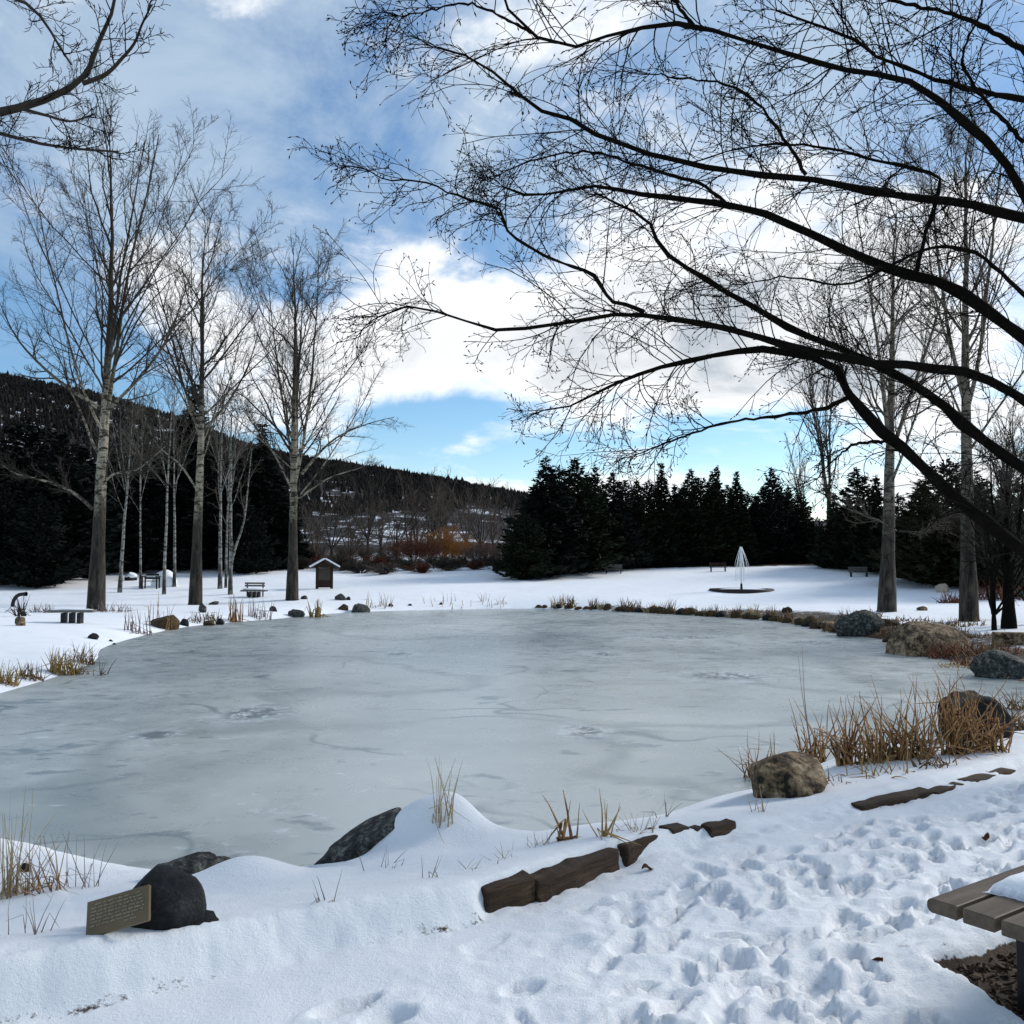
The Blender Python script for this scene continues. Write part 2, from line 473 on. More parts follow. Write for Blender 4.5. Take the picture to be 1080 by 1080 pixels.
M = dict(
    snow=snow_mat(), cap=plain_snow(), ice=ice_mat(),
    cotton=bark_mat('cottonwood_bark', (.042, .035, .028), (.40, .36, .28), (.025, .021, .017), 3.2, 5.2, True, (6.5, 10.5), (.045, .038, .031)),
    aspen=bark_mat('aspen_bark', (.07, .066, .06), (.36, .36, .33), (.035, .035, .03), .2, 1.2),
    rightbark=bark_mat('grey_tree_bark', (.06, .050, .040), (.26, .235, .19), (.045, .04, .033), 2.5, 4.5, True, (9, 14), (.11, .095, .078)),
    twig=mottled('twig_bark', [(.022, .018, .015), (.045, .038, .03)], 3, bs=0),
    paletwig=mottled('pale_twig_bark', [(.05, .043, .035), (.105, .09, .073)], 3, bs=0),
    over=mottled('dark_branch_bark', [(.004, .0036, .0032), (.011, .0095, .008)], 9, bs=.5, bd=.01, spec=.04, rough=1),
    browntwig=mottled('brown_twig_bark', [(.05, .038, .031), (.105, .08, .064)], .8, bs=0),
    rusttwig=mottled('rust_twig_bark', [(.06, .02, .011), (.13, .045, .02)], .8, bs=0),
    willow=mottled('willow_twig_bark', [(.20, .085, .022), (.36, .165, .04)], .9, bs=0),
    needles=mottled('dark_needles', [(.004, .007, .0045), (.010, .015, .008), (.02, .024, .011)], .9, bs=0, rough=.8, spec=.1),
    needles2=mottled('olive_needles', [(.006, .008, .005), (.018, .019, .009), (.036, .031, .015)], .8, bs=0, rough=.8, spec=.1),
    needles3=mottled('blueblack_needles', [(.003, .005, .0045), (.006, .009, .008), (.011, .015, .011)], .9, bs=0, rough=.8, spec=.1),
    trunk=mottled('conifer_bark', [(.018, .013, .010), (.05, .036, .027)], 6, stretch=(1, 1, .2)),
    timber=mottled('old_timber', [(.014, .008, .005), (.05, .029, .016), (.10, .062, .036)], 5, stretch=(.3, 3, 3), bscale=14, bs=1, bd=.03),
    slat=mottled('weathered_slat', [(.045, .034, .024), (.095, .073, .053), (.15, .118, .087)], 5, stretch=(.25, 3, 3), bscale=12, bs=.4, bd=.004, rough=.6),
    metal=mottled('black_metal', [(.006, .006, .007), (.012, .012, .013)], 20, rough=.6, bs=.1, bd=.002, spec=.3),
    rock_dark=mottled('dark_rock', [(.008, .009, .010), (.018, .019, .020), (.06, .058, .055)], 11, 12, bs=1, bd=.03, bscale=22, lo=.42, hi=.68),
    rock_grey=mottled('lichen_rock', [(.014, .015, .014), (.05, .052, .047), (.20, .20, .175)], 13, 12, bs=1, bd=.04, bscale=20, lo=.41, hi=.62),
    rock_tan=mottled('tan_rock', [(.014, .010, .007), (.10, .066, .037), (.25, .175, .10), (.40, .31, .205)], 7, 13, bs=1, bd=.04, bscale=18, lo=.40, hi=.62),
    rock_pale=mottled('pale_rock', [(.30, .25, .19), (.46, .40, .31)], 3, 8, bs=.6, bd=.03),
    rock_moss=mottled('mossy_brown_rock', [(.018, .012, .008), (.065, .042, .02), (.13, .085, .035)], 6, 9, bs=1, bd=.05, bscale=16),
    plaque=mottled('bronze_plaque', [(.095, .066, .033), (.14, .10, .052)], 6, rough=.5, bs=.1, bd=.002, spec=.4),
    letter=mottled('plaque_letters', [(.24, .20, .135), (.30, .26, .18)], 10, rough=.4, bs=0, spec=.5),
    straw=ramp_grass('straw_grass', [(.28, .20, .10), (.42, .33, .19), (.22, .13, .06)]),
    reed=ramp_grass('reed_grass', [(.05, .022, .012), (.20, .08, .028), (.40, .24, .10), (.09, .04, .018), (.32, .17, .07)], 26),
    green=ramp_grass('green_grass', [(.12, .09, .024), (.28, .19, .06), (.36, .24, .09), (.18, .09, .03)], 24),
    dead=ramp_grass('dead_grass', [(.05, .028, .014), (.14, .08, .032), (.23, .14, .055)]),
    purple=ramp_grass('dry_stalks', [(.09, .07, .07), (.19, .15, .14), (.28, .22, .17)]),
    redbrush=ramp_grass('red_brush', [(.05, .014, .010), (.15, .045, .022), (.22, .10, .04)]),
    leaf=mottled('dead_leaf', [(.10, .04, .018), (.20, .09, .04)], 30, bs=.2, bd=.003),
    strand=mottled('white_strands', [(.75, .78, .8), (.85, .87, .88)], 5, bs=0, rough=.4),
    basin=mottled('dark_basin', [(.014, .008, .009), (.035, .02, .022)], 6, bs=.3, rough=.6),
    kiosk=mottled('kiosk_wood', [(.018, .010, .007), (.042, .024, .015)], 6, stretch=(1, 1, .3)),
    board=mottled('kiosk_board', [(.04, .032, .026), (.09, .075, .06)], 5, bs=0),
    concrete=mottled('bench_slab', [(.10, .095, .088), (.17, .16, .15)], 8, bs=.3),
    chip=mottled('bark_chip', [(.012, .007, .005), (.045, .026, .015), (.10, .06, .035)], 40, bs=0),
)


def hill_mat():
    m, g, b = new_mat('hillside')
    co = g.n('ShaderNodeTexCoord').outputs['Object']
    y = g.sep(co)[1]
    a = g.noise(g.scale(co, (1, .6, 1)), .06, 9, .72, .5); f = g.noise(co, .16, 6, .7)
    sm = g.ss(g.m('ADD', g.m('MULTIPLY', a, .75), g.m('MULTIPLY', f, .35)), .585, .63)
    brush = g.ramp(g.noise(co, .05, 8, .7), [(.3, (.008, .007, .008)), (.5, (.015, .012, .012)), (.7, (.03, .023, .02))])
    g.set(b.inputs['Base Color'], g.mix(sm, brush, (.62, .64, .68)))
    bump(g, b, f, .6, 2.0)
    return m


# ------------------------------------------------------------------ ground sheet, ice, hill
def build_ground():
    rng = np.random.default_rng(4)
    s = [0.8]
    while s[-1] < 5.6: s.append(s[-1] + .10)
    while s[-1] < 11: s.append(s[-1] + .019)
    while s[-1] < 15: s.append(s[-1] + .06)
    while s[-1] < 150: s.append(s[-1] * 1.009)
    while s[-1] < 3500: s.append(s[-1] * 1.06)
    s = np.array(s)
    u = np.concatenate([np.linspace(-2.2, -.62, 30, endpoint=False), np.linspace(-.62, .72, 560, endpoint=False), np.linspace(.72, 2.2, 30)])
    SS, U = np.meshgrid(s, u, indexing='ij')
    X = SS * U; Y = SS - 4.0
    x, y = X.ravel(), Y.ravel()
    z = hfun(x, y)
    t, al = edge_dist(x, y); sdf = poly_sdf(x, y, POND)
    dirt = np.zeros_like(x)
    # --- trodden path: footprints in the snow
    path = (1 - sstep(t, -.35, -.12)) * sstep(x, -1.2, .5 - 0) * sstep(-y, -12, -9)
    nearm = y < 13
    z += nearm * path * (.055 * fbm(x, y, 3.1, 4, 21) + .034 * fbm(x, y, 10, 3, 31) + .034 * np.abs(fbm(x, y, 21, 3, 37)))
    z += nearm * (1 - path) * (.010 * fbm(x, y, 7, 4, 41)) * (sdf > .1)
    z += nearm * np.exp(-(t / .11) ** 2) * (.06 * fbm(x, y, 5, 3, 43) + .032 * fbm(x, y, 23, 3, 47))
    idx = np.where(nearm & (t < .1) & (y > 1.2))[0]; xs, ys = x[idx], y[idx]
    n = 0; dz = np.zeros(len(idx)); dd = np.zeros(len(idx))
    while n < 700:
        fy = rng.uniform(1.8, 10.5); fx = rng.uniform(-1.1, .75 * fy + 1.0)
        tt, ss_ = edge_dist(np.array([fx]), np.array([fy]))
        if tt[0] > -.22: continue
        cx = .18 * fy - .1                               # the track runs off up the bank to the right
        lane = (fx - (-.25 + .50 * fy * .9)) / 1.2
        if rng.random() > .25 + .75 * math.exp(-lane * lane): continue
        if fx < -.1 and rng.random() < .7: continue
        n += 1
        a = math.atan2(.85, .75) + rng.normal(0, .45) + (math.pi if rng.random() < .5 else 0)
        L, W, D = rng.uniform(.085, .15), rng.uniform(.036, .058), rng.uniform(.014, .046)
        near = (np.abs(xs - fx) < .4) & (np.abs(ys - fy) < .4); k = np.where(near)[0]
        ca, sa = math.cos(a), math.sin(a)
        p = (xs[k] - fx) * ca + (ys[k] - fy) * sa; q = -(xs[k] - fx) * sa + (ys[k] - fy) * ca
        r = np.sqrt((p / L) ** 2 + (q / W / (1 + .25 * np.clip(p / L, -1, 1))) ** 2) + .35 * fbm(xs[k], ys[k], 14, 3, 7)
        dent = 1 - sstep(r, .74, 1.04)
        rim = np.exp(-((r - 1.22) / .2) ** 2)
        dz[k] = np.where(dent > .02, np.minimum(dz[k], 0) * .5 - D * dent * 1.05, np.where(dz[k] < -.004, dz[k], np.maximum(dz[k], .3 * D * rim)))
        dd[k] = np.maximum(dd[k], dent * (.46 if D > .043 else (.32 if D > .038 else .06)))
    dz = np.maximum(dz, -.052) * (1 - (poly_sdf(xs, ys, BED) < .28)); z[idx] += dz; dirt[idx] = np.maximum(dirt[idx], dd)
    # --- soil showing: far shore, under conifers, mulch bed; dark crusty slit along path edge
    band = np.exp(-((t - np.interp(al, S_KEYS, [-.09, -.09, -.07, -.03, -.03, -.03, -.03, -.03, -.03, -.03])) / .06) ** 2) * nearm
    dirt = np.maximum(dirt, band * np.interp(al, S_KEYS, [.50, .52, .34, .50, .36, .36, .1, 0, .40, .40]))
    right = sstep(x, 1.0, 5.0) * sstep(y, 9, 14) + sstep(x, 6.5, 8.0) * (y > 9)
    wid = 1.2 + 1.9 * sstep(x, 7.5, 9.5)
    dirt = np.maximum(dirt, np.clip(right, 0, 1) * (1 - sstep(sdf, wid * .45, wid * 1.3)) * .62 * (sdf > -.2))
    dirt = np.maximum(dirt, sstep(x, 10.5, 12) * sstep(y, 12, 16) * (1 - sstep(y, 29, 33)) * .42)
    dirt = np.maximum(dirt, sstep(y, 60, 64) * np.where((x > -13) & (x < 1), .52, .8))
    dirt = np.maximum(dirt, .7 * sstep(-x, 22, 26) * sstep(y, 45, 52))
    bed = poly_sdf(x, y, BED); bm_ = 1 - sstep(bed + .05 * fbm(x, y, 7, 3, 3), -.03, .03)
    z += nearm * (-.055 * bm_ + .02 * np.exp(-((bed - .06) / .06) ** 2)); dirt = np.maximum(dirt, bm_ * 1.2)
    V = np.stack([x, y, z], 1); nr, nc = X.shape
    i = (np.arange(nr - 1) * nc)[:, None] + np.arange(nc - 1)[None]
    Fc = np.stack([i, i + 1, i + nc + 1, i + nc], -1).reshape(-1, 4)
    me = np_mesh('ground', V, Fc, 4)
    at = me.attributes.new('dirt', 'FLOAT', 'POINT'); at.data.foreach_set('value', dirt.astype(np.float32))
    o = link('ground', me, M['snow']); tag(o, 'snow covered ground around the pond with a trodden path', kind='structure')
    # frozen pond
    P = POND; c = P.mean(0); bm = bmesh.new()
    vs = []
    for i in range(len(P)):
        e = P[(i + 1) % len(P)] - P[i - 1]; nn = np.array([e[1], -e[0]]) / np.linalg.norm(e)
        if poly_sdf(np.array([P[i][0] + nn[0] * .01]), np.array([P[i][1] + nn[1] * .01]), P)[0] < 0: nn = -nn
        q = P[i] + nn * .35; vs.append(bm.verts.new((q[0], q[1], ICE)))
    bm.faces.new(vs); bmesh.ops.triangulate(bm, faces=bm.faces[:])
    for f in bm.faces:
        f.normal_update()
        if f.normal.z < 0: f.normal_flip()
    me = bpy.data.meshes.new('pond_ice'); bm.to_mesh(me); bm.free()
    tag(link('pond_ice', me, M['ice']), 'grey sheet of ice covering the pond', kind='structure')


build_ground()

RIDGE_PX = [(-900, 330), (-500, 360), (-200, 372), (0, 397), (100, 417), (180, 440), (260, 472), (330, 488), (400, 499), (480, 513), (555, 529), (640, 545), (760, 556), (900, 548), (1000, 545), (1300, 540), (2000, 530)]
RX = np.array([(a - 540) * .48 for a, b in RIDGE_PX]); RZ = np.array([(592 - b) * .48 + 1.6 for a, b in RIDGE_PX])


def hill_z(x, y):
    H = np.interp(x, RX, RZ)
    a = sstep(y, 95, 480) * .55 + .45 * np.clip((y - 95) / 385, 0, 1)
    b = 1 - .5 * sstep(y, 480, 900)
    return .3 + H * a * b * (1 + 0) + 5 * fbm(x, y, .012, 4, 2) * sstep(y, 110, 250) * (1 - .7 * sstep(y, 380, 480)) - 2.0 * (1 - sstep(y, 95, 120))


def build_hill():
    y = np.concatenate([np.linspace(92, 480, 110), np.linspace(490, 900, 25)]); u = np.linspace(-620, 700, 260)
    Y, X = np.meshgrid(y, u, indexing='ij'); Z = hill_z(X, Y)
    nr, nc = X.shape; i = (np.arange(nr - 1) * nc)[:, None] + np.arange(nc - 1)[None]
    Fc = np.stack([i, i + 1, i + nc + 1, i + nc], -1).reshape(-1, 4)
    tag(link('hill', np_mesh('hill', np.stack([X.ravel(), Y.ravel(), Z.ravel()], 1), Fc, 4), hill_mat()), 'dark wooded hillside with scraps of snow behind the pond', kind='structure')
    # the far wood on it
    rng = np.random.default_rng(8); n = 20000
    yy = 130 + 365 * np.sqrt(rng.random(n)); xx = rng.uniform(-.75, .12, n) * yy
    m = vnoise(xx * .018, yy * .012, 3) + .5 * (vnoise(xx * .06, yy * .04, 5) - .5) > .10 - .1 * (yy > 440) + .36 * (yy < 300)
    xx, yy = xx[m], yy[m]; n = len(xx); zz = hill_z(xx, yy)
    h = rng.uniform(1.5, 3.2, n) * np.where(rng.random(n) < .05, 1.4, 1); r = h * rng.uniform(.26, .5, n)
    V, Fc = [], []
    k = 5; a = np.arange(k) * 2 * np.pi / k
    for lay, (z0, z1, rr) in enumerate(((-.3, .62, 1.0), (.35, 1.0, .62))):
        ang = a[None] + rng.random((n, 1)) * 6; jit = rng.uniform(.6, 1.25, (n, k))
        ring = np.stack([xx[:, None] + np.cos(ang) * (r * rr)[:, None] * jit, yy[:, None] + np.sin(ang) * (r * rr)[:, None] * jit, np.broadcast_to((zz + h * z0)[:, None], (n, k)) + h[:, None] * rng.uniform(-.08, .08, (n, k))], -1)
        tip = np.stack([xx, yy, zz + h * z1], -1)[:, None]
        off = lay * n * (k + 1); V.append(np.concatenate([ring, tip], 1).reshape(-1, 3))
        b = off + np.arange(n)[:, None] * (k + 1); j = np.arange(k)[None]
        Fc.append(np.stack([b + j, b + (j + 1) % k, np.broadcast_to(b + k, (n, k))], -1).reshape(-1, 3))
    me = np_mesh('far_wood', np.concatenate(V), np.concatenate(Fc), 3, False)
    tag(link('far_wood', me, mottled('far_wood_foliage', [(.005, .006, .006), (.012, .011, .010), (.024, .019, .016)], .03, bs=0, spec=.05)), 'dark scrubby wood covering the distant hillside', 'wood', kind='stuff')


build_hill()

# ------------------------------------------------------------------ growing trees
def grow(rng, st, d, L, N, jit, trop, wob=None):
    B = len(st); pts = np.zeros((B, N, 3)); pts[:, 0] = st; d = norm(d)
    step = (L / (N - 1))[:, None]
    cv = rng.normal(size=(B, 3)) * wob if wob else 0          # each shoot keeps its own curve
    for i in range(1, N):
        d = norm(d + jit * rng.normal(size=(B, 3)) + np.asarray(trop) + cv)
        pts[:, i] = pts[:, i - 1] + d * step
    return pts


def spawn(rng, pts, L, R, k, t0, t1, a0, a1, lf, rf, taper=True, flat=None):
    """k children on every branch of the batch"""
    B, N, _ = pts.shape
    bi = np.repeat(np.arange(B), k)
    t = t0 + (t1 - t0) * ((np.tile(np.arange(k), B) + rng.random(B * k)) / k)
    f = t * (N - 1); i = np.minimum(f.astype(int), N - 2); w = (f - i)[:, None]
    p = pts[bi, i] * (1 - w) + pts[bi, i + 1] * w
    tg = norm(pts[bi, i + 1] - pts[bi, i])
    rnd = rng.normal(size=(B * k, 3))
    if flat is not None: rnd = rnd * np.asarray(flat)
    side = norm(rnd - (rnd * tg).sum(-1, keepdims=True) * tg)
    a = rng.uniform(a0, a1, B * k)[:, None]
    d = tg * np.cos(a) + side * np.sin(a)
    l = L[bi] * lf * ((1 - .6 * t) if taper else 1) * rng.uniform(.6, 1.25, B * k)
    r = R[bi] * (1 - .7 * t) * rf
    return p, d, l, r


def rads(R, N, tip=.25, pw=1.0):
    t = np.linspace(0, 1, N)[None] ** pw
    return R[:, None] * (1 - (1 - tip) * t)


def resample(P, N):
    P = catmull(P, False, 8); s = np.concatenate([[0], np.cumsum(np.linalg.norm(np.diff(P, axis=0), axis=1))])
    q = np.linspace(0, s[-1], N); return np.stack([np.interp(q, s, P[:, j]) for j in range(3)], 1)


def tall_tree(name, base, H, R, seed, label, cat, group, bark, twigm, lean=(0, 0), fork=.36, nl=9, spread=(.40, .72), extra=(), k2=10, k3=8, k4=5, tr=.0062, cap_r=1.0, stems=2):
    """bare tree with one straight bole, a fan of rising limbs and fine twigs"""
    rng = np.random.default_rng(seed); root = empty(name, tuple(base))
    tag(root, label, cat, group)
    n = 16; t = np.linspace(0, 1, n)
    wob = np.cumsum(rng.normal(0, .012 * H / n * 3, (n, 2)), 0) * t[:, None] * 1.5
    tp = np.stack([lean[0] * H * t + wob[:, 0], lean[1] * H * t + wob[:, 1], H * t - .15 * (1 - t)], 1)
    tp[0, 2] = -.25
    tr_ = R * (1 - t) ** 1.2 * .90 + .007; tr_[0] = R * 1.45; tr_[1] = R * 1.0
    tp2 = np.insert(tp, 1, tp[0] * .72 + tp[1] * .28, 0); tr2 = np.insert(tr_, 1, R * 1.1)
    link('trunk', tube_mesh('trunk', [(tp2[None], tr2[None], 10)]), bark, root)
    limbs = []
    def trunk_at(u):
        return np.array([np.interp(u, t, tp[:, j]) for j in range(3)]), float(np.interp(u, t, tr_))
    for s_ in range(stems):                              # co-dominant stems beside the leader
        u = fork + rng.uniform(0, .06); p, r = trunk_at(u); a = rng.uniform(0, 6.28)
        d = np.array([math.cos(a) * .30, math.sin(a) * .3, 1]); L = H * (1 - u) * rng.uniform(.85, .97)
        limbs.append((grow(rng, p[None], d[None], np.array([L]), 12, .035, (0, 0, .05))[0], r * .50))
    a = rng.uniform(0, 6)
    for i in range(nl):
        u = fork * .85 + (.86 - fork * .85) * (i / nl) + rng.uniform(0, .03); p, r = trunk_at(u); a += 2.4 + rng.normal(0, .4)
        an = rng.uniform(*spread); d = np.array([math.cos(a) * math.sin(an), math.sin(a) * math.sin(an), math.cos(an)])
        L = min(H * .48, H * (1 - u) * rng.uniform(.72, .98) + .05 * H)
        limbs.append((grow(rng, p[None], d[None], np.array([L]), 12, .06, (0, 0, .045))[0], r * rng.uniform(.20, .34)))
    for P, r in extra: limbs.append((resample(np.array(P), 12), r * .75))
    for P, r in limbs:
        link('limb', tube_mesh('limb', [(P[None], rads(np.array([r]), 12, .16), 6)]), bark, root)
    LP = np.array([l[0] for l in limbs]); LR = np.array([l[1] for l in limbs])
    TP = resample(tp[int(n * fork):], 12)[None]
    PP = np.concatenate([LP, TP]); RR = np.concatenate([LR, [R * .45]])
    LL = np.linalg.norm(PP[:, -1] - PP[:, 0], axis=1)
    g = []
    p, d, l, r = spawn(rng, PP, LL, RR, k2, .12, .97, .35, .8, .42, .55); l = np.clip(l, .5, 4.5)
    b2 = grow(rng, p, d, l, 8, .10, (0, 0, .05)); r = np.maximum(r, tr * 1.8); g.append((b2, rads(r, 8, .3), 4))
    p, d, l, r = spawn(rng, b2, l, r, k3, .1, 1, .45, 1.05, .50, .6); l = np.clip(l, .3, 2.0)
    b3 = grow(rng, p, d, l, 5, .13, (0, 0, .05)); r = np.maximum(r, tr * 1.1); g.append((b3, rads(r, 5, .4), 3))
    p, d, l, r = spawn(rng, b3, l, r, k4, .1, 1, .4, 1.0, .55, .7); l = np.clip(l, .15, .8)
    b4 = grow(rng, p, d, l, 4, .14, (0, 0, .10)); g.append((b4, rads(np.maximum(r, tr * .8), 4, .5), 3))
    tag(link('twig_crown', tube_mesh('twig_crown', g), twigm, root), kind='stuff')
    return root


def rel(base, pts, dep):
    return [at_depth(a, b, dep + dd) - np.array(base) for a, b, dd in pts]


GT = 'tall bare trees on the left bank'
b = hit(101, 644); D = b[1]
tall_tree('bare_tree', b, 18.6, .29, 11, 'tallest bare tree with thick scarred trunk, left bank beside the slab bench', 'tree', GT, M['cotton'], M['twig'], (.012, 0), .34, 15, (.45, .92),
          extra=[(rel(b, [(98, 537, 0), (78, 520, -.3), (50, 508, -.6), (18, 500, -.9), (2, 490, -1.1)], D), .10), (rel(b, [(104, 430, 0), (60, 400, .5), (20, 360, 1), (0, 320, 1.2)], D), .11),
                 (rel(b, [(104, 515, 0), (120, 500, -.3), (145, 495, -.6), (175, 470, -.8)], D), .07), (rel(b, [(106, 440, 0), (150, 395, -.6), (180, 350, -.8), (200, 290, -1)], D), .10)])
b = hit(206, 638); D = b[1]
tall_tree('bare_tree', b, 17.0, .26, 23, 'middle of the three big bare trees on the left bank, trunk between slim aspens', 'tree', GT, M['cotton'], M['twig'], (.010, 0), .40, 14, (.42, .88),
          extra=[(rel(b, [(210, 520, 0), (190, 490, -.3), (165, 468, -.6), (150, 430, -.8)], D), .07), (rel(b, [(213, 455, 0), (240, 425, .3), (262, 385, .6), (275, 340, .9)], D), .08), (rel(b, [(213, 450, 0), (190, 400, -.3), (170, 350, -.6), (155, 310, -.8)], D), .09)])
b = hit(308, 633); D = b[1]
tall_tree('bare_tree', b, 16.2, .26, 37, 'rightmost big bare tree on the left bank, standing left of the small roofed kiosk', 'tree', GT, M['cotton'], M['twig'], (.008, 0), .30, 15, (.42, .9), stems=4,
          extra=[(rel(b, [(316, 525, 0), (345, 505, -.3), (375, 495, -.6), (398, 488, -.8)], D), .07), (rel(b, [(318, 500, 0), (350, 465, .3), (385, 448, .6), (415, 440, .9)], D), .09), (rel(b, [(312, 525, 0), (290, 480, -.3), (262, 440, -.6), (250, 410, -.8)], D), .08)])
GR = 'tall bare trees on the right bank'
b = hit(935, 645)
tall_tree('bare_tree', b, 14.8, .30, 41, 'leaning bare tree with thick grey trunk at the right end of the lawn', 'tree', GR, M['rightbark'], M['paletwig'], (.055, 0), .32, 10, (.4, .8), tr=.006,
          extra=[(rel(b, [(945, 560, 0), (925, 548, -.4), (890, 535, -.8), (860, 515, -1.2)], b[1]), .06), (rel(b, [(948, 560, 0), (975, 560, -.3), (1000, 545, -.6)], b[1]), .05)])
b = hit(1022, 655)
tall_tree('bare_tree', b, 16.5, .27, 53, 'upright bare tree with pale trunk near the right edge, right of the leaning one', 'tree', GR, M['rightbark'], M['paletwig'], (.004, 0), .36, 10, (.4, .8), tr=.006)

# ---- slim aspens
def slim_tree(px, py, top, R, seed, label, lean=0.0, bark='aspen', dep=None, second=None):
    b = hit(px, py); H = (592 - top) / F * b[1] + EYE - b[2]
    return tall_tree('aspen_tree', b, H, R, seed, label, 'tree', 'slim pale aspens on the left bank', M[bark], M['paletwig'], (lean, 0), .45, 6, (.3, .6), k2=6, k3=5, k4=3, stems=1, tr=.007,
                     extra=second or ())


slim_tree(126, 625, 405, .10, 61, 'slim white trunked aspen just right of the tallest bare tree, leaning right', .05)
slim_tree(148, 621, 420, .065, 62, 'thinnest dark aspen left of the dark garden chair', .0)
slim_tree(173, 627, 385, .085, 63, 'slim pale aspen just right of the dark garden chair', -.005)
slim_tree(184, 619, 400, .085, 64, 'slim aspen close left of the middle big bare tree', -.01)
slim_tree(232, 621, 400, .11, 65, 'leftmost aspen of the pale cluster left of the bench with backrest', -.005)
slim_tree(238, 620, 410, .07, 66, 'thin aspen in the middle of the pale cluster behind the forked one', .01)
b = hit(243, 627)
slim_tree(243, 627, 400, .105, 67, 'forked white aspen splitting low into a V beside the bench with backrest', -.012,
          second=[([np.array(q) for q in ([0, 0, .9], [.12, 0, 1.9], [.55, .1, 3.4], [.75, .1, 5.5], [.95, .2, 8.0])], .085)])

# ---- off-frame tree whose long dark limbs hang over the view from the right
def over_tree():
    rng = np.random.default_rng(77)
    base = at_depth(1260, 700, 7.6); base[2] = ground(base[0], base[1])
    root = empty('overhanging_tree', tuple(base))
    tag(root, 'dark tree reaching long black bare limbs in from the right edge across the sky', 'tree')
    T = lambda px, py: (px, py, 7.6)
    tp = np.array([at_depth(1262, 860, 7.6), at_depth(1258, 760, 7.6), at_depth(1252, 620, 7.6), at_depth(1255, 480, 7.6), at_depth(1248, 320, 7.6), at_depth(1230, 100, 7.7), at_depth(1215, -180, 7.8), at_depth(1225, -500, 7.8)])
    tp[0][2] = base[2] - .2
    tr_ = np.linspace(.20, .05, 24); tr_[0] = .28
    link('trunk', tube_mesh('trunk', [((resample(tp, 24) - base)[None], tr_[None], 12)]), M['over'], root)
    LIM = [  # pixels, depth at trunk end, depth at tip, width px at start, width px at end
        ([(1252, 560), (1180, 420), (1120, 290), (1080, 207), (1054, 163), (1028, 137), (1002, 115), (954, 83), (902, 76), (858, 65), (791, 44), (735, 30), (700, 25), (638, 39), (601, 50), (548, 31), (533, 0), (520, -40)], 7.5, 5.6, 17, 3),
        ([(1240, 200), (1160, 120), (1080, 105), (1035, 96), (976, 80), (924, 59), (906, 44), (870, 30), (820, 12)], 7.6, 6.6, 12, 2.5),
        ([(1248, 330), (1150, 258), (1080, 230), (1013, 215), (954, 207), (895, 196), (850, 189), (791, 183), (717, 170), (675, 159), (624, 139), (594, 124), (566, 115), (542, 93), (500, 62), (460, 50)], 7.6, 6.6, 17, 2.5),
        ([(1250, 490), (1150, 405), (1080, 355), (1043, 330), (998, 300), (954, 289), (917, 274), (865, 252), (821, 231), (776, 218), (680, 205), (627, 196), (594, 202), (562, 207), (530, 196)], 7.6, 8.6, 21, 2.5),
        ([(1250, 540), (1150, 465), (1080, 422), (1035, 398), (991, 389), (920, 382), (849, 369), (778, 349), (715, 336), (653, 332), (601, 339), (572, 344), (520, 348), (480, 335), (430, 322), (400, 335)], 7.6, 7.2, 19, 2),
        ([(679, 329), (642, 315), (624, 289), (575, 270), (535, 244), (529, 222), (483, 207), (450, 193), (410, 190), (390, 183)], 7.28, 6.8, 6, 1.6),
        ([(1252, 620), (1150, 545), (1080, 495), (1027, 455), (982, 418), (938, 391), (884, 367), (840, 349), (780, 315), (728, 285), (695, 259), (687, 237), (664, 222), (630, 205)], 7.6, 9.0, 19, 2.5),
        ([(1253, 705), (1160, 640), (1080, 582), (1027, 540), (991, 509), (955, 475), (929, 453), (898, 420), (878, 385), (835, 373), (791, 369), (733, 380), (680, 393), (635, 411), (600, 429), (575, 432)], 7.6, 8.2, 24, 2),
        ([(893, 420), (867, 431), (813, 440), (760, 447), (724, 460), (693, 471), (672, 480)], 7.85, 7.6, 6, 1.6),
        ([(942, 466), (902, 469), (875, 489), (862, 505)], 7.8, 7.7, 5, 1.6),
        ([(967, 286), (975, 250), (990, 200), (985, 184), (935, 172), (865, 155), (800, 153), (740, 168), (700, 180)], 8.1, 7.6, 6, 1.6),
        ([(850, 184), (830, 150), (795, 105), (760, 88), (720, 82), (685, 78)], 7.0, 6.7, 5, 1.6),
        ([(765, 214), (740, 195), (700, 182), (665, 172), (620, 160), (560, 170), (520, 188)], 8.3, 7.8, 5, 1.6),
        ([(1080, 150), (1030, 95), (1015, 60), (1030, 20), (1040, -30)], 6.9, 6.6, 6, 2),
        ([(1090, 320), (1030, 268), (980, 262), (940, 280), (890, 300), (830, 292), (790, 300)], 7.5, 7.4, 6, 1.6),
        ([(735, 30), (720, 12), (700, -20), (690, -60)], 6.3, 6.2, 6, 2),
        ([(560, 35), (500, 5), (460, 10), (420, 18)], 5.9, 5.7, 4, 1.4),
        ([(1090, 60), (1020, 20), (940, 0), (870, -30)], 7.0, 6.6, 8, 2),
    ]
    PP, RR, LL = [], [], []
    for px, d0, d1, w0, w1 in LIM:
        n = len(px); P = np.array([at_depth(a, b, d0 + (d1 - d0) * i / (n - 1)) for i, (a, b) in enumerate(px)]) - base
        N = 30; P = resample(P, N); L = np.linalg.norm(np.diff(P, axis=0), axis=1).sum()
        P[1:] += rng.normal(0, .005, (N - 1, 3))
        r = np.linspace(w0, w1, N) * .41 / F * np.linspace(d0, d1, N)
        r = r * (1 + .12 * rng.normal(size=N)); r = np.maximum(r, .004)
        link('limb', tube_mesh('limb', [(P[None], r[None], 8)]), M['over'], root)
        PP.append(P); RR.append(r); LL.append(L)
    g = []
    st, dr, ln, rr = [], [], [], []
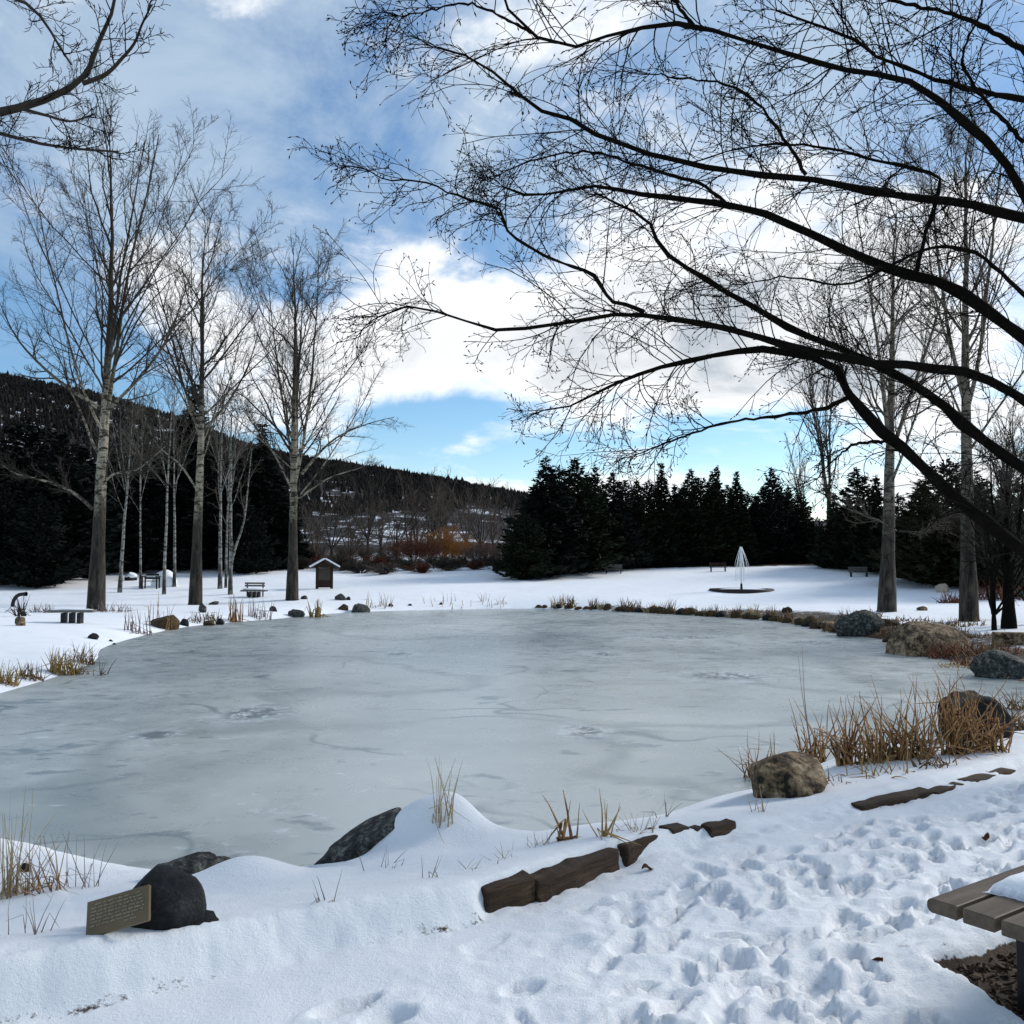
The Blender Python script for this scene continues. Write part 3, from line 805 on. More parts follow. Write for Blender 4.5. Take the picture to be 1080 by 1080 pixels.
    for P, r, L in zip(PP, RR, LL):
        k = int(L * 7.2) + 4; tg = norm(np.gradient(P, axis=0))
        for _ in range(k):
            f = rng.uniform(.16 if L > 2.5 else .05, 1) ** .8 * (len(P) - 1); i = min(int(f), len(P) - 2)
            rnd = rng.normal(size=3) * np.array([.8, 1.0, 1.0]) + np.array([-.15, 0, .12]); s_ = norm(rnd - (rnd @ tg[i]) * tg[i])
            a = rng.uniform(.45, 1.1); st.append(P[i] * (1 - f + i) + P[i + 1] * (f - i)); dr.append(tg[i] * math.cos(a) + s_ * math.sin(a))
            ln.append(rng.uniform(.35, 1.1) * (1.0 if L > 2.5 else .7)); rr.append(min(r[i] * .5, .0055))
        # the tip breaks up into a spray
        for _ in range(5):
            st.append(P[-1]); dr.append(tg[-1] + rng.normal(0, .35, 3)); ln.append(rng.uniform(.25, .55)); rr.append(.0038)
    st, dr, ln, rr = map(np.array, (st, dr, ln, rr)); rr = np.maximum(rr, .0036)
    b2 = grow(rng, st, dr, ln, 10, .07, (-.015, 0, -.01), .11); g.append((b2, rads(rr, 10, .45), 4))
    p, d, l, r = spawn(rng, b2, ln, rr, 5, .12, 1, .35, .95, .55, .85, flat=(1, .8, 1)); l = np.clip(l, .12, .7)
    b3 = grow(rng, p, d, l, 7, .09, (0, 0, -.02), .14); g.append((b3, rads(np.maximum(r, .0026), 7, .6), 3))
    p, d, l, r = spawn(rng, b3, l, r, 3, .15, 1, .4, 1.0, .6, .9); l = np.clip(l, .06, .35)
    b4 = grow(rng, p, d, l, 5, .10, (0, 0, -.03), .15); g.append((b4, rads(np.maximum(r, .0021), 5, .7), 3))
    # buds and catkins at the ends
    for bb, fr in ((b3, .9), (b4, .55)):
        s_ = rng.random(len(bb)) < fr; e = bb[s_, -1]; dd = norm(bb[s_, -1] - bb[s_, -2] + rng.normal(0, .25, (s_.sum(), 3)) * .02)
        L_ = rng.uniform(.014, .034, (s_.sum(), 1)); q = np.stack([e, e + dd * L_ * .4, e + dd * L_], 1)
        rb = np.stack([np.full(len(q), .002), np.full(len(q), .0052), np.full(len(q), .0012)], 1); g.append((q, rb, 4))
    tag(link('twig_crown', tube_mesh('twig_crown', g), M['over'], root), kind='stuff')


over_tree()


def left_over_tree():
    rng = np.random.default_rng(78)
    dep = 11.0
    base = at_depth(-330, 700, dep); base[2] = ground(base[0], base[1])
    root = empty('overhanging_tree', tuple(base))
    tag(root, 'tree outside the left edge whose bare branches reach into the upper left sky', 'tree')
    tp = resample(np.array([base + [0, 0, -.2], base + [.05, 0, 2], base + [.1, .1, 5], base + [.05, .1, 8], base + [.3, 0, 11]]), 20)
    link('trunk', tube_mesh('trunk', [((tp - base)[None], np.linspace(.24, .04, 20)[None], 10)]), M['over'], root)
    LIM = [([(-325, 300), (-150, 180), (-40, 128), (0, 119), (40, 108), (70, 95), (88, 85), (98, 60), (108, 35), (120, 8), (125, -20)], 11, 10, 22, 2.5),
           ([(-322, 330), (-160, 160), (-40, 135), (0, 141), (40, 151), (80, 157), (125, 160)], 11, 10.6, 10, 2),
           ([(88, 88), (112, 78), (130, 60), (142, 45), (150, 25), (160, 5)], 10.2, 9.8, 5, 1.5),
           ([(-320, 100), (-120, 20), (-40, -10), (20, 0), (45, 20), (60, 45), (75, 68)], 11, 10.4, 9, 2),
           ([(20, 114), (50, 122), (75, 128), (100, 120)], 10.5, 10.4, 4, 1.4)]
    PP, RR, LL = [], [], []
    for px, d0, d1, w0, w1 in LIM:
        n = len(px); P = np.array([at_depth(a, b, d0 + (d1 - d0) * i / (n - 1)) for i, (a, b) in enumerate(px)]) - base
        P = resample(P, 20); r = np.maximum(np.linspace(w0, w1, 20) * .5 / F * dep, .006)
        link('limb', tube_mesh('limb', [(P[None], r[None], 7)]), M['twig'], root); PP.append(P); RR.append(r[6]); LL.append(np.linalg.norm(P[-1] - P[0]))
    PP = np.array(PP); RR = np.minimum(np.array(RR), .03); LL = np.minimum(np.array(LL), 2.6)
    g = []
    q1 = spawn(rng, PP[[0, 1, 3]], LL[[0, 1, 3]], RR[[0, 1, 3]], 20, .35, 1, .4, 1.0, .42, .35, flat=(1, .7, 1)); q2 = spawn(rng, PP[[2, 4]], LL[[2, 4]], RR[[2, 4]], 6, .25, 1, .4, 1.0, .6, .5, flat=(1, .7, 1))
    p, d, l, r = (np.concatenate(z_) for z_ in zip(q1, q2)); l = np.clip(l, .4, 1.3); r = np.maximum(r, .007)
    b2 = grow(rng, p, d, l, 8, .11, (.02, 0, .05)); g.append((b2, rads(r, 8, .5), 4))
    p, d, l, r = spawn(rng, b2, l, r, 6, .15, 1, .5, 1.1, .45, .8); l = np.clip(l, .15, .6)
    b3 = grow(rng, p, d, l, 5, .13, (0, 0, .06)); g.append((b3, rads(np.maximum(r, .0045), 5, .6), 3))
    p, d, l, r = spawn(rng, b3, l, r, 3, .2, 1, .5, 1.1, .5, .9); l = np.clip(l, .06, .25)
    b4 = grow(rng, p, d, l, 4, .13, (0, 0, .06)); g.append((b4, rads(np.maximum(r, .004), 4, .8), 3))
    tag(link('twig_crown', tube_mesh('twig_crown', g), M['over'], root), kind='stuff')


left_over_tree()

# ---- conifers
def conifer_mesh(seed, H=8.0, R=1.9, n=5200, pw=.85, ragged=.25, droop=.1, up=.25, low=.02, size=.30):
    rng = np.random.default_rng(seed)
    nb = 230
    zb = low + (1 - low) * (np.arange(nb) / nb) ** 1.12
    prof = (1 - zb) ** pw
    ang = np.arange(nb) * 2.399 + rng.normal(0, .3, nb)
    lump = 1 + ragged * np.sin(ang * 2 + zb * 9 + seed) * .5 + rng.normal(0, ragged * .6, nb)
    bl = np.clip(R * prof * np.clip(lump, .45, 1.6), .12, None)
    per = np.maximum(3, (n * bl / bl.sum()).astype(int))
    bi = np.repeat(np.arange(nb), per)
    t = rng.random(len(bi)) ** .6
    a = ang[bi] + rng.normal(0, .16, len(bi)) * (1.2 - .4 * t)
    rr = bl[bi] * t
    z = zb[bi] * H - droop * rr + up * rr * t * t + rng.normal(0, .05 + .05 * R * .2, len(bi))
    c = np.stack([np.cos(a) * rr, np.sin(a) * rr, z], 1)
    od = np.stack([np.cos(a), np.sin(a), np.full(len(a), up)], 1)
    d = norm(od + rng.normal(0, .55, od.shape))
    L = size * rng.uniform(.6, 1.4, len(bi))[:, None] * (1.15 - .5 * zb[bi][:, None])
    s_ = norm(np.cross(d, rng.normal(size=d.shape))) * L * rng.uniform(.20, .34, L.shape)
    nn = norm(np.cross(d, s_)) * L * .10
    V = np.stack([c - d * L * .35, c + s_ + nn, c + d * L * .75, c - s_ + nn], 1).reshape(-1, 3)
    k = len(bi); i = np.arange(k)[:, None] * 4
    Fc = np.concatenate([i + [[0, 1, 2]], i + [[0, 2, 3]]])
    # leader shoot
    q = np.array([[0, 0, H * .93], [.05, 0, H * .97], [0, 0, H * 1.03], [-.05, 0.02, H * .97]]); off = len(V)
    V = np.concatenate([V, q]); Fc = np.concatenate([Fc, [[off, off + 1, off + 2], [off, off + 2, off + 3]]])
    return np_mesh('crown', V, Fc, 3, False)


CROWNS = [conifer_mesh(1, 8, 1.9, 6500, .80, .30, .05, .30), conifer_mesh(2, 8, 1.7, 6000, .70, .35, .02, .38), conifer_mesh(3, 8, 1.35, 5600, .95, .22, .18, .12),
          conifer_mesh(4, 8, 1.5, 5600, .85, .38, .05, .3), conifer_mesh(5, 8, 2.3, 7000, .62, .35, .0, .40), conifer_mesh(6, 8, 1.2, 5000, 1.0, .25, .25, .05)]
for i, c in enumerate(CROWNS): c.materials.append(M['needles'])
CTRUNK = tube_mesh('trunk', [(np.array([[[0, 0, -.4], [0, 0, .3], [0, 0, 3], [0, 0, 7.4]]]), np.array([[.2, .16, .11, .02]]), 8)]); CTRUNK.materials.append(M['trunk'])
crng = np.random.default_rng(5)


def conifer(px, top, dep, var, label, group, wid=1.0, mat=None):
    x = (px - 540) / F * dep; z = ground(x, dep); H = (592 - top) / F * dep + EYE - z
    root = empty('conifer_tree', (x, dep, z), crng.uniform(0, 6)); s = H / 8.15
    root.scale = (s * wid * 1.5, s * wid * 1.5, s)
    t = bpy.data.objects.new('trunk', CTRUNK); COL.objects.link(t); t.parent = root
    c = bpy.data.objects.new('crown', CROWNS[var]); COL.objects.link(c); c.parent = root
    if mat:
        c.material_slots[0].link = 'OBJECT'; c.material_slots[0].material = mat
    return tag(root, label, 'tree', group)


ORD = ['first', 'second', 'third', 'fourth', 'fifth', 'sixth', 'seventh', 'eighth', 'ninth', 'tenth', 'eleventh', 'twelfth', 'thirteenth', 'fourteenth', 'fifteenth',
       'sixteenth', 'seventeenth', 'eighteenth', 'nineteenth', 'twentieth', 'twenty-first', 'twenty-second', 'twenty-third', 'twenty-fourth', 'twenty-fifth', 'twenty-sixth',
       'twenty-seventh', 'twenty-eighth', 'twenty-ninth', 'thirtieth', 'thirty-first', 'thirty-second', 'thirty-third', 'thirty-fourth', 'thirty-fifth', 'thirty-sixth', 'thirty-seventh', 'thirty-eighth', 'thirty-ninth', 'fortieth']
lawn = [(553, 540, 53, 4, 1.0), (576, 480, 56, 0, 1.15), (606, 482, 58, 1, 1.1), (628, 488, 60, 3, 1.05), (647, 498, 61, 1, 1.0), (672, 503, 63, 3, .9), (698, 487, 64, 2, 1.0), (712, 510, 65, 3, 1.1),
        (730, 494, 65, 1, .95), (752, 496, 65, 3, 1.05), (757, 490, 67, 5, 1.0), (777, 496, 65, 2, 1.05), (797, 520, 66, 3, 1.0), (815, 492, 66, 1, .85), (832, 510, 67, 3, .9), (848, 520, 66, 3, 1.0)]
for i, (px, top, dep, v, w) in enumerate(lawn):
    conifer(px, top, dep, v, '%s from the left in the row of dark conifers behind the snowy lawn' % ORD[i], 'dark conifers behind the lawn', w, M['needles3'] if i % 3 == 1 else None)
lawn2 = [(565, 511, 60, 0, 1.1), (590, 491, 64, 4, 1.0), (618, 498, 66, 1, 1.2), (660, 506, 68, 0, 1.2), (685, 506, 69, 4, 1.1), (722, 508, 70, 0, 1.2), (742, 504, 70, 4, 1.0), (768, 511, 70, 0, 1.1), (788, 518, 71, 4, 1.0), (806, 511, 70, 0, 1.0), (826, 516, 71, 4, 1.0), (842, 521, 70, 0, 1.0), (862, 545, 66, 4, .8)]
for i, (px, top, dep, v, w) in enumerate(lawn2):
    conifer(px, top, dep, v, '%s from the left of the lower conifers standing behind the front row at the lawn' % ORD[i], 'rear conifers behind the lawn', w, M['needles3'])
rgt = [(880, 520, 60, 3, 1.0), (905, 492, 58, 1, 1.1), (925, 500, 56, 3, 1.1), (972, 505, 50, 0, 1.15), (1000, 484, 47, 4, 1.1), (1035, 500, 46, 0, 1.2), (1075, 505, 44, 4, 1.1), (1120, 490, 44, 0, 1.1), (948, 520, 54, 4, 1.0), (988, 520, 52, 1, 1.2), (1018, 515, 50, 1, 1.2), (1056, 520, 50, 0, 1.2), (893, 530, 62, 4, .9)]
rgt.sort()
for i, (px, top, dep, v, w) in enumerate(rgt):
    conifer(px, top, dep, v, '%s from the left among the conifers behind the two right bank trunks' % ORD[i], 'conifers at the right', w, M['needles2'] if px > 960 else None)
lft = [(-80, 430, 50, 4, 1.2), (-20, 455, 50, 0, 1.3), (25, 440, 54, 4, 1.2), (62, 455, 50, 1, 1.35), (85, 470, 58, 0, 1.3), (118, 475, 56, 1, 1.3), (150, 480, 60, 0, 1.3), (180, 455, 60, 3, 1.3), (203, 402, 66, 2, 1.25), (222, 470, 60, 4, 1.1), (250, 480, 62, 1, 1.2),
       (275, 445, 60, 2, 1.25), (290, 500, 64, 0, 1.2), (40, 520, 46, 4, .9), (5, 510, 47, 1, 1.1), (170, 520, 57, 4, 1.0), (262, 530, 56, 4, .9)]
for i, (px, top, dep, v, w) in enumerate(lft):
    conifer(px, top, dep, v, '%s from the left among the black conifers behind the left bank' % ORD[sorted(q[0] for q in lft).index(px)], 'black conifers behind the left bank', w, M['needles3'])

# ---- bare trees and shrubs in the middle distance
def bush_mesh(name, seed, H, n1, spread, k2=6, k3=6, up=.1, r0=.05, tr=.012, fork=0.0, droop=0):
    rng = np.random.default_rng(seed); g = []
    a = rng.uniform(0, 6.28, n1); an = rng.uniform(.05, spread, n1)
    d = np.stack([np.cos(a) * np.sin(an), np.sin(a) * np.sin(an), np.cos(an)], 1)
    st = np.stack([np.cos(a) * .1, np.sin(a) * .1, np.full(n1, -.15) + fork * H], 1)
    l = H * (1 - fork) * rng.uniform(.7, 1.0, n1)
    b1 = grow(rng, st, d, l, 10, .08, (0, 0, up)); r1 = np.full(n1, r0)
    if fork: 
        tp = np.array([[[0, 0, -.3], [0, 0, fork * H * .5], [0, 0, fork * H * 1.1]]]); g.append((tp, np.array([[r0 * 2.4, r0 * 2, r0 * 1.3]]), 6))
    g.append((b1, rads(r1, 10, .25), 4))
    p, d, l, r = spawn(rng, b1, l, r1, k2, .2, 1, .35, .9, .42, .5); b2 = grow(rng, p, d, l, 6, .1, (0, 0, up - droop)); r = np.maximum(r, tr); g.append((b2, rads(r, 6, .4), 3))
    p, d, l, r = spawn(rng, b2, l, r, k3, .1, 1, .3, .9, .6, .7); b3 = grow(rng, p, d, l, 5, .12, (0, 0, up - droop * 2)); g.append((b3, rads(np.maximum(r, tr * .7), 5, .5), 3))
    return tube_mesh(name, g)


BARE = [bush_mesh('bare_tree', 101, 10, 7, .55, 9, 9, .05, .09, .014, .2), bush_mesh('bare_tree', 102, 10, 9, .75, 9, 8, .02, .08, .014, .12), bush_mesh('bare_tree', 103, 10, 5, .35, 11, 8, .10, .08, .013, .25)]
for m_ in BARE: m_.materials.append(M['browntwig'])
WIL = bush_mesh('willow', 104, 4, 34, .75, 10, 9, .03, .03, .014, 0, .06); WIL.materials.append(M['willow'])
SHR = bush_mesh('shrub', 105, 2, 44, 1.0, 8, 7, .03, .025, .019); SHR.materials.append(M['dead'])


def bare(px, top, dep, v, label, mat=None, wid=1.0, me=None, h0=10.0, name='bare_tree', cat='tree', group='bare trees in the middle distance', py=None):
    x = (px - 540) / F * dep; z = ground(x, dep) if dep < 92 else float(hill_z(np.array([x]), np.array([dep]))[0])
    H = (592 - top) / F * dep + EYE - z
    o = bpy.data.objects.new(name, me or BARE[v]); COL.objects.link(o); o.location = (x, dep, z); o.rotation_euler = (0, 0, crng.uniform(0, 6)); s = H / h0; o.scale = (s * wid, s * wid, s)
    if mat: o.material_slots[0].link = 'OBJECT'; o.material_slots[0].material = mat
    return tag(o, label, cat, group)


mids = [(342, 560, 90, 1, 1.8), (380, 556, 88, 1, 1.8), (410, 562, 90, 1, 1.8), (444, 558, 90, 1, 1.6), (478, 560, 96, 1, 1.6), (499, 558, 92, 1, 1.8), (528, 556, 94, 1, 1.8), (306, 550, 96, 1, 1.5),
        (318, 500, 70, 1, 1), (333, 520, 62, 0, 1), (350, 500, 78, 1, 1.1), (370, 515, 66, 1, 1.2), (388, 490, 84, 0, 1), (402, 520, 68, 0, 1.1), (418, 512, 86, 1, 1.1), (437, 500, 95, 2, 1.1), (452, 496, 100, 2, 1.1), (462, 500, 88, 1, 1.2), (468, 502, 98, 2, 1.1),
        (492, 505, 84, 0, 1.1), (507, 500, 90, 1, 1.2), (520, 515, 76, 0, 1.2), (535, 505, 88, 1, 1.2), (548, 520, 80, 1, 1.2), (250, 470, 75, 2, 1), (155, 470, 72, 2, 1), (296, 520, 66, 2, 1.3)]
for i, (px, top, dep, v, w) in enumerate(sorted(mids)):
    bare(px, top, dep, v, '%s from the left of the brown leafless trees between left bank and conifers' % ORD[i], [None, M['twig'], M['browntwig']][i % 3], w)
for i, (px, top, dep) in enumerate([(875, 330, 78), (848, 455, 80), (1058, 400, 60)]):
    bare(px, top, dep, 2, ['pale leafless tree rising behind the leaning right bank trunk', 'faint leafless tree just left of the leaning right bank trunk', 'leafless tree behind the right edge conifers'][i], M['paletwig'], .75, group='pale trees behind the right bank')
bare(468, 552, 74, 0, 'orange twigged willow, the taller and brighter of the two', None, 1.25, WIL, 4.0, 'willow_bush', 'bush', 'orange willows')
bare(488, 566, 72, 0, 'smaller orange willow right of the brighter one', None, 1.3, WIL, 4.0, 'willow_bush', 'bush', 'orange willows')
for i, (px, top, dep, m_) in enumerate([(405, 574, 66, 'browntwig'), (420, 570, 70, 'rusttwig'), (452, 568, 70, 'rusttwig'), (478, 566, 78, 'willow'), (500, 572, 70, 'browntwig'), (514, 568, 72, 'rusttwig'), (528, 570, 68, 'browntwig'), (543, 566, 72, 'browntwig'), (385, 572, 70, 'browntwig'), (365, 570, 72, 'browntwig'), (332, 568, 70, 'browntwig')]):
    bare(px, top, dep, 0, '%s bush counted from the left in the russet thicket behind the far bank' % ORD[[332, 365, 385, 405, 420, 452, 478, 500, 514, 528, 543].index(px)], M[m_], 1.4, WIL, 4.0, 'thicket_bush', 'bush', 'russet thicket behind the far bank')
bare(437, 558, 68, 0, 'rust red leafless shrub left of the orange willows', M['rusttwig'], 1.35, WIL, 4.0, 'red_shrub', 'shrub')
bare(422, 590, 64, 0, 'low dark rust shrub right of the roofed kiosk', M['rusttwig'], 1.2, SHR, 2.0, 'low_shrub', 'shrub', 'low shrubs behind the far bank')
for i, (px, top, dep) in enumerate([(318, 586, 60), (334, 584, 62), (352, 586, 62), (366, 582, 60), (380, 590, 58), (392, 584, 62), (404, 592, 57), (414, 584, 63), (432, 588, 60), (447, 592, 58), (459, 584, 63), (474, 590, 60), (487, 585, 63), (500, 590, 61), (512, 584, 64), (524, 590, 60), (538, 588, 60)]):
    bare(px, top, dep, 0, '%s from the left of the low brown shrubs between kiosk and conifers' % ORD[i], [M['twig'], M['rusttwig'], M['browntwig'], M['twig']][i % 4], 2.3, SHR, 2.0, 'low_shrub', 'shrub', 'low shrubs behind the far bank')

bare(1046, 505, 25, 1, 'dark leafless bush crowding the right edge behind the squared block', M['over'], 1.0, group=None)
bare(1085, 470, 27, 1, 'dark leafless tree cut by the right edge behind the tangled one', M['twig'], 1.0, group=None)
# dark multi-stemmed tree at the right edge
b = hit(1064, 663)
tall_tree('thorn_tree', b, 5.2, .20, 91, 'dark tangled many-stemmed small tree at the right edge of the bank', 'tree', None, M['over'], M['twig'], (.02, 0), .22, 13, (.5, 1.25), k2=10, k3=8, k4=3, stems=4, tr=.006)

# ------------------------------------------------------------------ rocks
def rock(name, loc, size, mat, label, seed, rz=0.0, tilt=(0, 0), sub=3, amp=.36, freq=1.15, group=None, parent=None, cat='rock', facets=9):
    bm = bmesh.new(); bmesh.ops.create_icosphere(bm, subdivisions=sub, radius=1)
    off = Vector((seed * 7.3, seed * 3.1, seed * 5.7))
    for v in bm.verts:
        p = v.co.normalized(); n_ = mnoise.noise(p * freq + off) * amp + mnoise.noise(p * freq * 2.7 + off) * amp * .45 + mnoise.noise(p * freq * 7 + off) * amp * .2
        v.co = p * (1 + n_)
    # a few worn facets
    rng = np.random.default_rng(seed)
    for _ in range(facets):
        nrm = Vector(rng.normal(size=3)).normalized(); c = rng.uniform(.58, .90)
        for v in bm.verts:
            q = v.co.dot(nrm)
            if q > c: v.co -= nrm * (q - c) * .85
    bmesh.ops.scale(bm, vec=size, verts=bm.verts)
    me = bm_mesh(name, bm, True)
    o = link(name, me, mat, parent, tuple(loc)); o.rotation_euler = (tilt[0], tilt[1], rz)
    if label: tag(o, label, cat, group)
    return o


def px_rock(px, py, w, h, mat, label, seed, **kw):
    """py is the foot of the rock in the photograph, w and h its pixel size"""
    p = hit(px, py); s = p[1] / F
    d = kw.pop('deep', .8)
    return rock(kw.pop('name', 'boulder'), (p[0], p[1] + w * s * .5 * d * .6, p[2] + h * s * .25), (w * s * .5, w * s * .5 * d, h * s * .74), M[mat], label, seed, **kw)


# plaque boulder
pr = hit(150, 985)
rk = rock('plaque_boulder', (pr[0] + .0, pr[1] + .17, pr[2] + .03), (.190, .13, .172), M['rock_dark'], 'black boulder in the snow carrying a small bronze plaque', 6, sub=4, amp=.10, facets=2)
rk2 = rock('rock_spur', (.165, -.01, -.07), (.085, .08, .062), M['rock_dark'], None, 9, parent=rk, sub=3)
C_ = [at_depth(90, 953, pr[1] + .03), at_depth(156, 934, pr[1] + .035), at_depth(162, 968, pr[1] - .045), at_depth(93, 991, pr[1] - .05)]
C_ = [np.array(c) - np.array(rk.location) for c in C_]
ctr = sum(C_) / 4; ux = norm(C_[1] - C_[0]); nn = norm(np.cross(C_[2] - C_[0], C_[1] - C_[3])); nn = nn if nn[1] < 0 else -nn
uy = norm(np.cross(nn, ux)); uy = uy if uy[2] > 0 else -uy
PW = np.linalg.norm(C_[1] - C_[0]); PH = np.linalg.norm(C_[3] - C_[0]) * .97
ux = norm(np.cross(uy, nn))
Rm = Matrix(np.stack([ux, uy, nn], 1).tolist())
pq = link('plaque', bm_mesh('plaque', box_bm((PW, PH, .016), (0, 0, 0), .002, 1)), M['plaque'], rk)
pq.matrix_local = Matrix.Translation(Vector(ctr.tolist())) @ Rm.to_4x4()
tag(pq, 'bronze coloured plaque with eight rows of raised lettering')
lr = np.random.default_rng(2); bmL = bmesh.new()
for row in range(8):
    y0 = PH * (.36 - row * .098); x0 = -PW * (.42 if row < 7 else -.12); x1 = PW * (.42 if row not in (6,) else .25)
    if row == 0: x0, x1 = -PW * .36, PW * .36
    if row == 7: x1 = PW * .30
    x = x0
    while x < x1:
        nl = lr.integers(2, 7)
        for _ in range(nl):
            w = PW * .017
            bmesh.ops.create_cube(bmL, size=1, matrix=Matrix.Translation((x, y0 + lr.uniform(-.0012, .0012), .009)) @ Matrix.Diagonal((w * lr.uniform(.45, .85), PH * lr.uniform(.028, .05), .004, 1)))
            x += w * 1.05
            if x > x1: break
        x += PW * .022
lt = link('lettering', bm_mesh('lettering', bmL), M['letter'], pq); lt['kind'] = 'stuff'

# foreground and shore boulders
p = at_depth(205, 915, 5.55); rock('boulder', (p[0], p[1], ground(p[0], p[1]) + .02), (.22, .14, .13), M['rock_grey'], 'grey lichened rock tip poking from snow behind the plaque boulder', 12, rz=.3)
p = at_depth(388, 892, 5.9); rock('boulder', (p[0], p[1], p[2] - .0), (.36, .24, .14), M['rock_grey'], 'dark slanting boulder half under the snow mound at the near shore', 14, tilt=(0, -.62), sub=4)
p = at_depth(495, 880, 6.02); rock('boulder', (p[0] - .02, p[1] + .05, p[2] - .03), (.10, .12, .14), M['rock_dark'], 'small dark rock under the right side of the near snow mound', 15)
px_rock(836, 838, 98, 42, 'rock_tan', 'brown and black boulder at the near right shore beside the reeds', 16, sub=4, deep=.85)
px_rock(1040, 778, 84, 44, 'rock_dark', 'dark boulder behind the tall reeds at the right', 17, sub=4)
px_rock(1066, 716, 62, 34, 'rock_grey', 'green lichened boulder cut by the right edge at the ice', 18, sub=4)
px_rock(982, 692, 90, 36, 'rock_tan', 'large tan boulder on the right shore', 19, sub=4)
px_rock(911, 671, 54, 26, 'rock_grey', 'large grey lichened boulder on the far right shore', 20, sub=4)
px_rock(946, 677, 26, 10, 'rock_moss', 'low brown stone between the grey and tan boulders', 21)
px_rock(996, 625, 14, 10, 'rock_pale', 'pale cream boulder at the lawn edge between the right trunks', 22)
px_rock(974, 644, 11, 5, 'rock_tan', 'small tan stone in snow between the two right trunks', 23)
px_rock(872, 661, 20, 8, 'rock_tan', 'flat tan stone left of the large grey lichened boulder', 24)
px_rock(857, 659, 18, 8, 'rock_moss', 'mossy stone left of the flat tan stone', 25)
px_rock(832, 646, 13, 6, 'rock_dark', 'small dark rock on the snow above the far right shore', 26)
px_rock(895, 656, 12, 8, 'rock_dark', 'small dark stone behind the large grey lichened boulder', 27)
px_rock(1010, 672, 30, 8, 'rock_moss', 'low brown stone behind the large tan boulder', 28)
px_rock(940, 660, 24, 8, 'rock_moss', 'low brown stone behind the large grey boulder', 29)
LROCK = [(20, 660, 13, 10, 'rock_tan', 'small tan rock in front of the snowy shrub on the left'), (172, 663, 34, 15, 'rock_moss', 'brown grassy boulder on the left shore among dry stalks'),
         (193, 660, 10, 8, 'rock_dark', 'dark stone just right of the brown grassy boulder'), (213, 646, 9, 10, 'rock_grey', 'upright stone at the foot of the middle big bare tree'),
         (225, 638, 12, 4, 'rock_grey', 'flat grey stone right of the middle big bare tree'), (220, 660, 13, 6, 'rock_moss', 'low mossy stone on the left shore under dead grass, left one of a pair'),
         (231, 659, 10, 7, 'rock_dark', 'dark stone on the left shore, right one of a pair'), (288, 645, 9, 6, 'rock_dark', 'dark stone left of the rightmost big bare tree'),
         (310, 651, 18, 9, 'rock_grey', 'grey rounded boulder on the shore under the rightmost big bare tree'), (321, 632, 8, 4, 'rock_grey', 'flat grey stone right of the rightmost big bare tree'),
         (359, 633, 13, 7, 'rock_grey', 'rounded grey rock in front of the kiosk'), (367, 633, 6, 4, 'rock_dark', 'small dark stone touching the rounded grey rock'),
         (378, 646, 24, 10, 'rock_grey', 'largest dark grey boulder at the far left shore'), (362, 644, 12, 7, 'rock_moss', 'brown stone left of the largest far shore boulder'),
         (97, 674, 11, 7, 'rock_dark', 'dark stone in the snow right of the yellow grass'), (116, 677, 5, 3, 'rock_dark', 'smaller upper one of two black pebbles by the ice'), (120, 680, 4, 2, 'rock_dark', 'lower one of two black pebbles by the ice'),
         (412, 640, 6, 4, 'rock_dark', 'black stone right of the largest far shore boulder'), (432, 639, 5, 3, 'rock_dark', 'small black stone at the far shore below the rust shrub'), (465, 638, 4, 3, 'rock_dark', 'small black stone at the far shore below the orange willow'),
         (25, 920, 13, 10, 'rock_dark', 'dark stone among straw grass at the lower left')]
for i, (a, b_, w, h, m_, lab) in enumerate(LROCK): px_rock(a, b_, w, h, m_, lab, 40 + i, sub=3 if w > 10 else 2)
# snow capped rocks behind the aspens
p = hit(138, 612); rock('snowy_rock', (p[0], p[1], p[2] + .1), (.35, .3, .28), M['rock_dark'], 'snow capped dark rock behind the thin aspens', 71)
def snow_lump(name, loc, size, label, seed, cat='snow'):
    return rock(name, loc, size, M['cap'], label, seed, amp=.12, cat=cat)
snow_lump('snow_patch', (p[0], p[1] + .02, p[2] + .26), (.37, .32, .2), 'snow lying on the dark rock behind the thin aspens', 72)
# row of stones and tussocks along the far shore
frng = np.random.default_rng(31); row = []
for px in list(range(566, 905, 11)):
    py = np.interp(px, [560, 650, 740, 820, 880, 905], [641, 644, 649, 655, 666, 668]); row.append((px + frng.uniform(-3, 3), py))
for i, (px, py) in enumerate(row):
    w = frng.uniform(9, 17) * (.7 if px < 640 else 1.15); h = frng.uniform(4, 7) * (.8 if px < 640 else 1.2)
    px_rock(px, py, w, h, ['rock_moss', 'rock_moss', 'rock_dark', 'rock_moss'][i % 4], '%s from the left in the row of brown stones along the far shore' % ORD[i], 100 + i, sub=2, name='shore_stone', group='stones along the far shore', deep=.7)

